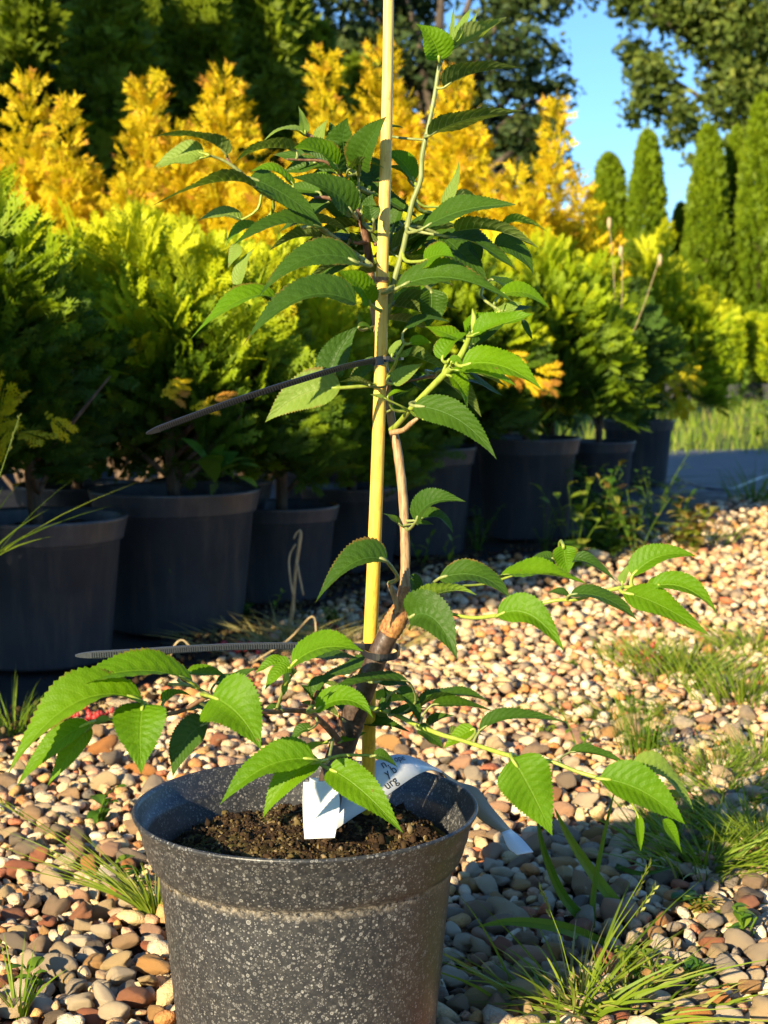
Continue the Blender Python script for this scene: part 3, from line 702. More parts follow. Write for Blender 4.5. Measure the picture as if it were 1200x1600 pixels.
# ------------------------------------------------------------------ dark columnar hedge, top left
dark = [(-60, 40, 8.6), (40, -60, 8.2), (165, -70, 7.6), (235, -80, 8.3), (312, -75, 8.0), (398, -50, 8.4), (447, -30, 9.0), (492, 35, 9.4), (560, 90, 10), (-170, -60, 8.4)]
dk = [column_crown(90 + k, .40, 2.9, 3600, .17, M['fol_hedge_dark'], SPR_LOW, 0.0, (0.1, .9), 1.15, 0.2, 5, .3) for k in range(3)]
dt = stem_mesh(99, 2.5, .04, 4, .2)
names = ['left of the bright edged one', 'second column left of the bright edged one', 'with its left edge brightly sunlit', 'just right of the bright edged one', 'in the middle of the dark group', 'above the pointed golden spire', 'narrow, right of the golden spire', 'low one with a lit top left of the stake', 'lowest one behind the bamboo stake', 'beyond the left edge of the photo']
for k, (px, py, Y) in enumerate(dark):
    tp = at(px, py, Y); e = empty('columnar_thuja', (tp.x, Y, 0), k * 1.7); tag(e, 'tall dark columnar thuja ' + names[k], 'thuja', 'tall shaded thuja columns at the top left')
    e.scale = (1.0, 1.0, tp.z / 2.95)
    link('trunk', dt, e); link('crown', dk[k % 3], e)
# unseen taller thujas, added on the left to shade the dark columns
tall = column_crown(120, .62, 4.0, 4200, .3, M['fol_hedge_dark'], SPR_LOW, 0.0, (0.1, .9), 0.8, 0.1, 4, .3)
SHADE = [(-4.75, 5.7, .74), (-4.05, 5.6, .80), (-3.35, 5.7, .72), (-2.85, 5.55, .76), (-2.2, 5.7, .74), (-5.4, 5.8, .80)]
for k, (x, y, s) in enumerate(SHADE):
    e = empty('columnar_thuja', (x, y, 0), k); e.scale = (1, 1, s)
    tag(e, 'unseen tall thuja added on the left for shade, ' + ('in front of the others', 'second from the far side', 'nearest the golden ones', 'farthest to the left', 'farthest from the camera', 'the lowest one')[k], 'thuja', 'unseen thujas added for shade')
    link('trunk', dt, e); link('crown', tall, e)
# ------------------------------------------------------------------ sunlit hedge columns, right
hedge = [(952, 240, 20.5, .36), (1013, 205, 19.5, .31), (1064, 318, 20, .22), (1108, 195, 19.5, .31), (1152, 200, 20, .25), (1193, 150, 19.5, .34), (1240, 150, 20, .34), (905, 350, 22, .5), (1040, 375, 20.5, .34), (983, 345, 21.5, .36), (1082, 352, 20.6, .30), (1130, 330, 20.4, .30), (1172, 330, 20.4, .28), (860, 340, 22, .5), (1290, 150, 20, .4), (800, 330, 22.5, .6)]
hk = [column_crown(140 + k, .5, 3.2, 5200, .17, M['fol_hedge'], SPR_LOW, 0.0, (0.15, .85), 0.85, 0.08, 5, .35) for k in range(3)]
ht = stem_mesh(139, 2.6, .06, 4, .2)
hl = ['pointed, first column right of the last golden thuja', 'twin topped, rising into the blue sky', 'low one between two tall columns', 'tall, left of the pair at the right edge', 'tall, second from the right edge', 'tallest, at the right edge of the photo', 'beyond the right edge', 'low, behind the last golden thuja', 'low filler between the twin topped and next column', 'low filler behind the pointed column', 'low filler under the tall right group', 'low filler in the middle of the right group', 'low filler near the right edge', 'low one hidden behind golden foliage', 'far beyond the right edge', 'low one hidden behind the slim golden thuja']
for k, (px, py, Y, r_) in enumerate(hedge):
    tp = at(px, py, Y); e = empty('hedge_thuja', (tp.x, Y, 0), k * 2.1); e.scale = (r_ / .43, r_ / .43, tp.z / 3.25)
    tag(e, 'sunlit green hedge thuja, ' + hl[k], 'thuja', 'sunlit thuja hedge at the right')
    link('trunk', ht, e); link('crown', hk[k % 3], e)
yk = column_crown(160, .14, .80, 700, .10, M['fol_lime'], SPR_LOW, 0.10, (0.45, .85), 0.4, 0.1, 4, .2); yt = stem_mesh(161, .6, .012, 3, .06); yp = pot_mesh(.22, .17, M['pot_plain'], 20)
for k in range(9):
    px = 1050 + k * 31; q = gnd(px, 622 + (k % 2) * 2); nm = ['first', 'second', 'third', 'fourth', 'fifth', 'sixth', 'seventh', 'eighth', 'ninth'][k]
    p = empty('nursery_pot', (q.x, q.y, 0.0)); tag(p, nm + ' small far pot from the left in front of the sunlit hedge', 'plant pot', 'small pots in front of the far hedge'); link('shell', yp, p)
    e = empty('young_thuja', (q.x, q.y, .12), k); e.scale = (1, 1, random.uniform(.9, 1.05)); tag(e, nm + ' young thuja from the left in the far row of small pots', 'thuja', 'young thujas in front of the far hedge'); link('trunk', yt, e); link('crown', yk, e)
# ------------------------------------------------------------------ big trees
def leafy(centres, n, size, mat, seed, flat=0.8):
    g = np.random.default_rng(seed); Vs = []; T = []
    for (c, r) in centres:
        m = int(n * (r ** 2)); N = norm(g.normal(size=(m, 3))); q = g.random(m) ** 0.45 * r * lump(N, g, 5, 0.25, 2.5)
        P = np.array(c) + N * q[:, None] * (1, 1, flat)
        a = norm(g.normal(size=(m, 3))); b = norm(np.cross(a, g.normal(size=(m, 3)))); s = size * g.uniform(.6, 1.3, m)[:, None]
        quad = np.stack([P - a * s, P + b * s * .55, P + a * s, P - b * s * .55], 1)
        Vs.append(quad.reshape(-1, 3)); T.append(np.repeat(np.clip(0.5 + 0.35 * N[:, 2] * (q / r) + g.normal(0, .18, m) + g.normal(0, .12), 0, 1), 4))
    V = np.vstack(Vs); F = np.arange(len(V)).reshape(-1, 4)
    return np_mesh('crown', V, F, mat, tint=np.concatenate(T))
def big_tree(base, h, spots, Y, label, mat, seed, size=.13, n=330, tr=.28):
    e = empty('broad_tree', (base[0], base[1], 0)); tag(e, label, 'tree', 'large trees on the skyline')
    g = random.Random(seed); C = []; mb = MB(); mb.tube([(0, 0, 0), (.1, 0, h * .3), (0, .1, h * .6), (.1, 0, h * .9)], [tr, tr * .8, tr * .5, tr * .1], 8)
    for (px, py, r, dy) in spots:
        p = at(px, py, Y + dy) - Vector((base[0], base[1], 0))
        for k in range(5):
            C.append(((p.x + g.uniform(-r, r) * .7, p.y + g.uniform(-r, r) * .7, p.z + g.uniform(-r, r) * .55), r * g.uniform(.35, .62)))
        z0 = max(h * .2, min(h * .7, p.z * .6)); mb.tube([(0, 0, z0), (p.x * .5, p.y * .5, z0 + (p.z - z0) * .6), tuple(p)], [tr * .4, tr * .25, tr * .07], 5)
    link('trunk', mb.mesh('trunk', M['tree_wood'], True), e); link('crown', leafy(C, n, size, mat, seed), e)
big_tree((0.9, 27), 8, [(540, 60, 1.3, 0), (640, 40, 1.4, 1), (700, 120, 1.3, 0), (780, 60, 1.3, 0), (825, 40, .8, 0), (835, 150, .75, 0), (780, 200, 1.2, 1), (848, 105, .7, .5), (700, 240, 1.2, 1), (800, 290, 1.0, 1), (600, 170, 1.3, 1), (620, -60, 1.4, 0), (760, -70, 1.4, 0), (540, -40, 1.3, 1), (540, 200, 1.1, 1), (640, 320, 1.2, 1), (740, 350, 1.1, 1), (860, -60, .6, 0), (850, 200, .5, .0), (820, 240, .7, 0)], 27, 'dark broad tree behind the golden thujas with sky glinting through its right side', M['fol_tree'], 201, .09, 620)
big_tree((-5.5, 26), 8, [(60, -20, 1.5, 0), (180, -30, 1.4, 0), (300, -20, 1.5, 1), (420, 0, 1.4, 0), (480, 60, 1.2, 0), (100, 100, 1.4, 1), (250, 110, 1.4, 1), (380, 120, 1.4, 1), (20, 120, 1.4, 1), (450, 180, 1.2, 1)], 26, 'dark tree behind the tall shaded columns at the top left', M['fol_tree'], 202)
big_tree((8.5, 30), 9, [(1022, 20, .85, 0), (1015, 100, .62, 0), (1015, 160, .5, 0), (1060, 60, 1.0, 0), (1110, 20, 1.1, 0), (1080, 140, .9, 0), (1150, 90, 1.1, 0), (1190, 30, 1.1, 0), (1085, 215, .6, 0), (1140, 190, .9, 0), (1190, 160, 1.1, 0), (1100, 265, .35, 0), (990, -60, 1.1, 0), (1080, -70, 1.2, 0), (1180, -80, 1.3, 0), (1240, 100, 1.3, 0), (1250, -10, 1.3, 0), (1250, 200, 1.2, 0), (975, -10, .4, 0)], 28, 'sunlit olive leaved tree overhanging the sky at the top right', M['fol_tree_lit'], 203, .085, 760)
# ------------------------------------------------------------------ front pot, soil
POTC = at(478, 1256, 1.089); POTC = Vector((POTC.x, 1.089, 0)); ZR = .203
pot = empty('front_pot', (POTC.x, POTC.y, 0.0)); tag(pot, 'large black plastic pot covered in pale water spots, standing on the gravel in front', 'plant pot')
prof = [(0.001, 0.006), (.084, .004), (.0895, .003), (.0915, .008), (.0945, .035), (.1035, .130), (.1065, .158), (.1068, .161), (.1105, .1635), (.1130, .167), (.1150, .172), (.1170, .180), (.1180, .1815), (.1190, .188), (.1225, .197), (.1248, .2005),
        (.1252, .2018), (.1248, .2030), (.1235, .2034), (.1222, .2026), (.1212, .2000), (.1195, .1945), (.1160, .1885), (.1148, .1875), (.1140, .1840), (.1090, .170), (.1045, .160), (.100, .12), (.090, .03), (.001, .02)]
V, F = lathe(prof, 144); link('shell', np_mesh('shell', V, F, M['pot_spotted'], smooth=True), pot)
SOILZ = .1745
def soil_h(x, y):
    r = math.hypot(x, y); v = Vector((x, y, 0))
    z = SOILZ + .006 * mnoise.noise(v * 25) + .004 * mnoise.noise(v * 70) + .002 * mnoise.noise(v * 180)
    z += .013 * math.exp(-(((x - .05) / .05) ** 2 + ((y - .035) / .05) ** 2)) + .008 * math.exp(-(((x + .02) / .04) ** 2 + ((y + .02) / .05) ** 2))
    z -= .010 * max(0, (r - .085) / .02)
    return z
V = []; F = []; n = 96
for j in range(n + 1):
    for i in range(n + 1):
        u, v = -1 + 2 * i / n, -1 + 2 * j / n
        x = u * math.sqrt(1 - v * v / 2) * .107; y = v * math.sqrt(1 - u * u / 2) * .107; V.append((x, y, soil_h(x, y)))
for j in range(n):
    for i in range(n): a = j * (n + 1) + i; F.append((a, a + 1, a + n + 2, a + n + 1))
link('soil', np_mesh('soil', V, F, M['soil'], smooth=True), pot)
g = np.random.default_rng(5); Vs = []; Fs = []; Ts = []; off = 0
for k in range(4200):
    a = g.uniform(0, 6.28); r = .102 * math.sqrt(g.random()); x, y = r * math.cos(a), r * math.sin(a); s = g.uniform(.0005, .0019) * (2.2 if g.random() < .05 else 1)
    v = V1 * g.uniform(.5, 1.2, 3) * s + g.normal(0, s * .2, V1.shape) + np.array([x, y, soil_h(x, y) + s * .3]); Vs.append(v); Fs.append(F1 + off); off += len(v); Ts.append(np.full(len(v), g.random() ** 1.3))
tag(link('soil_crumbs', np_mesh('soil_crumbs', np.vstack(Vs), np.vstack(Fs), M['crumb'], tint=np.concatenate(Ts)), pot), kind='stuff')

# ------------------------------------------------------------------ bamboo stake
stk_px = [(608, -60, 1.045), (606, 100, 1.05), (602, 280, 1.058), (597, 437, 1.065), (595, 560, 1.072), (590, 720, 1.08), (584, 880, 1.09), (577, 1040, 1.105), (576, 1180, 1.118), (573, 1300, 1.125)]
stake = empty('bamboo_stake', (at(573, 1300, 1.125).x, 1.125, .16)); tag(stake, 'yellow bamboo cane running up through the cherry and out of the top of the photo', 'stake')
sp3 = [at(*p) for p in stk_px]; w = [8.0, 8.3, 9.0, 9.6, 9.9, 10.2, 10.8, 11.2, 11.0, 11.0]
mb = MB(); mb.tube(catmull(sp3, 6), lerp_list([w[i] * px_size(stk_px[i][2]) for i in range(len(w))], 6), 16)
link_world('cane', mb.mesh('cane', M['bamboo'], True), stake)
for (x, y, Y, rr) in ((597, 437, 1.065, 10.2), (584, 858, 1.089, 10.9)):
    mb = MB(); rr *= px_size(Y); c = at(x, y, Y); ax = Vector((-.01, .02, -1)).normalized()
    mb.tube([c - ax * .0022, c - ax * .0012, c, c + ax * .001, c + ax * .002], [rr * .93, rr * 1.06, rr * 1.0, rr * 1.08, rr * .93], 16)
    if y < 500: link_world('cane_node', mb.mesh('cane_node', M['bamboo_node'], True), stake)

# ------------------------------------------------------------------ grafted cherry
tree = empty('cherry_sapling', (at(500, 1300, 1.10).x, 1.10, .17)); tag(tree, 'young grafted cherry with drooping serrated leaves growing in the spotted front pot', 'sapling')
BR = []    # branch samples for petioles: (px, py, 3d)
def branch(name, pts, mat, r0=None, n=7, ripple=0.0, sides=10):
    P = catmull([at(x, y, Y) for (x, y, Y, w_) in pts], n); th_ = .84 if mat == 'shoot_green' else 1.0; rad = lerp_list([w_ * th_ * .5 * px_size(Y) for (x, y, Y, w_) in pts], n)
    pp = catmull([Vector((x, y, 0)) for (x, y, Y, w_) in pts], n)
    if ripple: rad = [r * (1 + ripple * math.sin(i * 1.9) * (.5 + .5 * random.random())) for i, r in enumerate(rad)]
    for a, b in zip(pp, P): BR.append((a.x, a.y, b))
    mb = MB(); mb.tube(P, rad, sides, ripple=ripple * .6)
    return link_world(name, mb.mesh(name, M[mat], True), tree)
branch('rootstock', [(497, 1330, 1.10, 50), (512, 1250, 1.098, 44), (527, 1190, 1.095, 42), (548, 1130, 1.09, 42), (567, 1080, 1.083, 37), (588, 1030, 1.077, 34), (606, 992, 1.075, 33), (620, 964, 1.075, 34)], 'bark_dark', ripple=.015, sides=14)
branch('graft_union', [(608, 988, 1.074, 36), (617, 972, 1.072, 38), (624, 958, 1.072, 35), (630, 940, 1.073, 25), (632, 915, 1.073, 17)], 'bark_orange', ripple=.05, sides=12)
branch('trunk', [(632, 935, 1.073, 19), (633, 900, 1.074, 15.5), (633, 850, 1.076, 15.5), (630, 780, 1.08, 15), (622, 710, 1.085, 15), (614, 670, 1.088, 14), (608, 630, 1.09, 13), (601, 575, 1.095, 13), (590, 520, 1.098, 12), (584, 480, 1.098, 12), (580, 435, 1.095, 13), (577, 405, 1.09, 14), (571, 372, 1.088, 12), (567, 350, 1.085, 10)], 'bark_tan', ripple=.05)
branch('stub', [(625, 960, 1.068, 9), (617, 935, 1.064, 8.5), (608, 911, 1.06, 8)], 'bark_tan')
branch('shoot', [(600, 520, 1.09, 10), (608, 475, 1.075, 11), (614, 446, 1.07, 12), (624, 410, 1.068, 11), (632, 380, 1.066, 10.5), (643, 321, 1.064, 10), (657, 281, 1.062, 10), (660, 240, 1.061, 9.5), (671, 190, 1.06, 8.5), (679, 150, 1.06, 8), (684, 117, 1.06, 8), (689, 96, 1.06, 8), (697, 80, 1.06, 6), (705, 66, 1.06, 4)], 'shoot_green')
branch('branch', [(578, 418, 1.09, 9), (550, 393, 1.06, 9), (510, 363, 1.035, 9.5), (475, 338, 1.02, 9), (443, 317, 1.01, 8), (413, 303, 1.0, 8.5), (385, 278, .995, 8), (360, 257, .99, 6.5), (343, 248, .988, 5), (327, 243, .985, 4)], 'shoot_green')
branch('twig', [(360, 257, .99, 5), (353, 243, .99, 4)], 'shoot_red')
branch('branch', [(577, 405, 1.085, 12), (573, 375, 1.08, 11), (567, 350, 1.075, 9), (557, 333, 1.07, 8), (535, 318, 1.065, 7), (510, 309, 1.06, 6), (490, 309, 1.06, 4)], 'shoot_red')
branch('branch', [(571, 372, 1.085, 9), (560, 335, 1.09, 8), (546, 300, 1.09, 7.5), (533, 277, 1.09, 7.5), (524, 264, 1.09, 6), (505, 252, 1.085, 4.5), (470, 250, 1.08, 4), (448, 249, 1.075, 3)], 'shoot_red')
branch('branch', [(530, 270, 1.095, 5), (527, 250, 1.1, 5), (510, 228, 1.105, 6), (495, 218, 1.105, 6), (480, 211, 1.105, 6), (473, 208, 1.105, 5)], 'shoot_red')
branch('twig', [(571, 365, 1.08, 6), (566, 345, 1.075, 6), (562, 315, 1.075, 5), (560, 270, 1.075, 4)], 'shoot_green')
branch('twig', [(572, 378, 1.075, 7), (555, 380, 1.07, 6), (547, 372, 1.07, 5)], 'shoot_red')
branch('twig', [(585, 382, 1.08, 6), (600, 378, 1.085, 5), (625, 388, 1.09, 5)], 'shoot_red')
branch('branch', [(611, 672, 1.08, 10), (624, 660, 1.07, 8.5), (646, 634, 1.05, 9), (687, 592, 1.035, 10.5), (713, 566, 1.025, 11), (728, 540, 1.02, 9), (738, 518, 1.015, 8), (760, 500, 1.015, 7), (782, 486, 1.01, 5)], 'shoot_lime')
branch('twig', [(611, 676, 1.078, 10), (630, 672, 1.07, 8), (642, 662, 1.062, 8), (655, 652, 1.06, 5), (664, 650, 1.06, 4)], 'bark_tan')
branch('twig', [(604, 600, 1.09, 5), (629, 597, 1.085, 4), (655, 592, 1.08, 4), (681, 586, 1.07, 4)], 'shoot_red')
branch('twig', [(690, 590, 1.035, 6), (697, 570, 1.032, 5), (703, 560, 1.03, 4)], 'shoot_lime')
branch('twig', [(602, 595, 1.08, 6), (616, 572, 1.06, 5.5), (622, 555, 1.055, 5), (632, 537, 1.05, 4)], 'shoot_lime')
branch('branch', [(630, 948, 1.07, 10), (655, 945, 1.05, 6), (690, 955, 1.03, 5), (735, 965, 1.01, 6), (775, 962, .99, 7), (805, 957, .98, 6.5), (832, 946, .975, 7), (870, 938, .97, 6), (900, 937, .97, 5.5), (925, 930, .97, 5), (967, 919, .97, 7), (1012, 916, .97, 4)], 'shoot_lime')
branch('twig', [(640, 930, 1.075, 9), (665, 930, 1.085, 6), (700, 917, 1.10, 4), (760, 912, 1.12, 4), (820, 893, 1.13, 4), (860, 888, 1.13, 5), (889, 893, 1.13, 4)], 'shoot_lime')
branch('branch', [(566, 1105, 1.075, 9), (606, 1112, 1.06, 8), (647, 1131, 1.04, 8), (690, 1148, 1.02, 7.5), (722, 1157, 1.01, 7), (794, 1180, .985, 7.5), (830, 1186, .975, 6.5), (862, 1190, .97, 6), (900, 1205, .965, 6), (937, 1216, .96, 7), (955, 1220, .958, 4)], 'shoot_lime')
branch('branch', [(530, 1160, 1.08, 13), (518, 1144, 1.065, 11), (500, 1126, 1.05, 10), (480, 1112, 1.035, 9), (450, 1110, 1.02, 8), (415, 1112, 1.0, 8), (370, 1100, .985, 7), (330, 1088, .975, 7), (280, 1112, .965, 7), (225, 1120, .955, 7), (170, 1126, .95, 9), (141, 1129, .945, 6)], 'shoot_red')
branch('twig', [(330, 1088, .975, 7), (300, 1072, .97, 6), (262, 1069, .965, 6)], 'shoot_green')
branch('twig', [(486, 1112, 1.035, 8), (490, 1092, 1.03, 6), (496, 1080, 1.025, 5)], 'shoot_red')
branch('twig', [(432, 1110, 1.01, 7), (440, 1085, 1.0, 6), (450, 1065, .995, 5), (458, 1052, .99, 5)], 'shoot_green')
branch('twig', [(520, 1155, 1.06, 6), (517, 1172, 1.045, 6), (512, 1190, 1.03, 6.5), (504, 1192, 1.02, 8), (498, 1190, 1.01, 6)], 'shoot_green')
branch('twig', [(505, 1190, 1.02, 6), (530, 1181, 1.02, 5), (560, 1180, 1.02, 5), (584, 1181, 1.02, 5)], 'shoot_lime')
branch('twig', [(538, 1148, 1.07, 7), (532, 1128, 1.06, 6), (533, 1112, 1.055, 5)], 'shoot_red')

TSEG = 56
def leaf(kind, b, m, t, w, phi, Y, dy=0.0, fold=25, wave=1.0, pet=True, droop=0.0):
    """one serrated leaf: base, mid and tip pixels, visible width in pixels, tilt of the blade, distance"""
    Yb, Yt = Y, Y + dy
    B = at(*b, Yb); T = at(*t, Yt)
    if m is None:
        mx, my = (b[0] + t[0]) / 2, (b[1] + t[1]) / 2; L = math.hypot(t[0] - b[0], t[1] - b[1]); m = (mx, my - .06 * L * (abs(t[0] - b[0]) / max(L, 1)))
    m = ((b[0] + t[0]) / 2 + .62 * (m[0] - (b[0] + t[0]) / 2), (b[1] + t[1]) / 2 + .62 * (m[1] - (b[1] + t[1]) / 2))
    if kind == 'd' and phi > 45: w *= .80
    Mi = at(*m, (Yb + Yt) / 2); Cc = Mi * 2 - (B + T) * .5
    Lp = (T - B).length
    ph = R(phi); w3 = min(w * px_size(Y) / max(abs(math.cos(ph)), .28), (.56 if phi > 30 else .88) * Lp + .001) * .50
    rr = random.Random(int(b[0] * 7 + t[1] * 13))
    fold = R(fold * rr.uniform(.45, 1.4)); wave *= rr.uniform(.6, 2.4); cols = [-1, -.68, -.34, 0, .34, .68, 1]
    V = []; UV = []; F = []
    c_t = 1.7; peak = None
    wv = [rr.uniform(0, 6) for _ in range(4)]
    ea, eb = rr.uniform(.50, .66), rr.uniform(.98, 1.30); en = max((q_ / 40) ** ea * (1 - q_ / 40) ** eb * (1 - .2 * q_ / 40) for q_ in range(1, 40))
    for i in range(TSEG + 1):
        s = i / TSEG
        p = B * (1 - s) ** 2 + Cc * 2 * s * (1 - s) + T * s * s
        d = (Cc - B) * 2 * (1 - s) + (T - Cc) * 2 * s; d.normalize()
        vw = (CAMP - p).normalized(); vp = vw - d * vw.dot(d); vp.normalize()
        up = d.cross(vp); up.normalize()
        if up.z < 0 or (abs(up.z) < .15 and up.x < 0 and phi >= 0 and abs(d.z) > .9): up = -up
        twist = .25 * math.sin(wv[0]) * (s - .4)
        nn = vp * math.cos(ph + twist) + up * math.sin(ph + twist); nn.normalize(); sd_ = d.cross(nn); sd_.normalize()
        wid = (max(0, s) ** ea) * ((1 - s) ** eb) * (1 - .2 * s) / en if 0 < s < 1 else 0
        wid *= 1 - .10 * math.exp(-((s - .9) / .08) ** 2)
        if s < .08: wid = max(wid, .02)
        for u in cols:
            uu = abs(u); fo = fold * (1 - .2 * s)
            off = w3 * wid * uu; tooth = 0
            if uu == 1:
                tooth = (.055 if i % 2 else -.02) * w3 * min(1, wid * 1.5)
                off += tooth
            q = p + sd_ * (math.copysign(1, u) * off * math.cos(fo) if u else 0) + nn * (off * math.sin(fo))
            q += nn * (w3 * wave * (.07 * math.sin(s * 9 + wv[1] + (0 if u > 0 else 2)) * uu ** 2 * wid - .05 * uu ** 2 * wid))
            phs = (s - .17 * uu ** 1.3) * 11; q += nn * (w3 * .045 * wid * abs(math.sin(math.pi * (phs % 1 - 0.5))) * (0 if u == 0 else 1))
            if uu == 1 and i % 2: q += d * (Lp * .35 / TSEG)
            V.append(q[:]); UV.append((.5 + .5 * u, s))
    for i in range(TSEG):
        for k in range(6): a = i * 7 + k; F.append((a, a + 1, a + 8, a + 7))
    Fm = [0] * len(F)
    # petiole to the nearest branch
    nv = len(V)
    if pet:
        best = min(BR, key=lambda q: (q[0] - b[0]) ** 2 + (q[1] - b[1]) ** 2 + ((q[2].y - Yb) * 900) ** 2) if pet is True else None
        S = best[2] if best else at(pet[0], pet[1], Yb)
        dist = math.hypot(best[0] - b[0], best[1] - b[1]) if best else 30
        if dist < 75 and (S - B).length < .07:
            d0 = (Cc - B).normalized(); sag = (B + S) * .5 - d0 * (B - S).length * .2
            mb = MB(); pr = max(1.6, min(3.0, w * .05 + 1.0)) * px_size(Y)
            mb.tube(catmull([S, sag, B, B + d0 * Lp * .12], 3), [pr * 1.2] * 4 + [pr] * 5 + [pr * .5], 6)
            for v in mb.v: V.append(v); UV.append((.5, 0))
            for f in mb.f:
                if len(f) == 4: F.append(tuple(x + nv for x in f)); Fm.append(1)
    me = np_mesh('leaf', V, F, [M[{'d': 'leaf_dark', 'b': 'leaf_bright', 'y': 'leaf_young'}[kind]], M['shoot_lime' if kind != 'd' else 'shoot_green']], smooth=True, uv=UV, midx=Fm)
    # make faces point to the upper side
    o = link_world('leaf', me, tree); return o
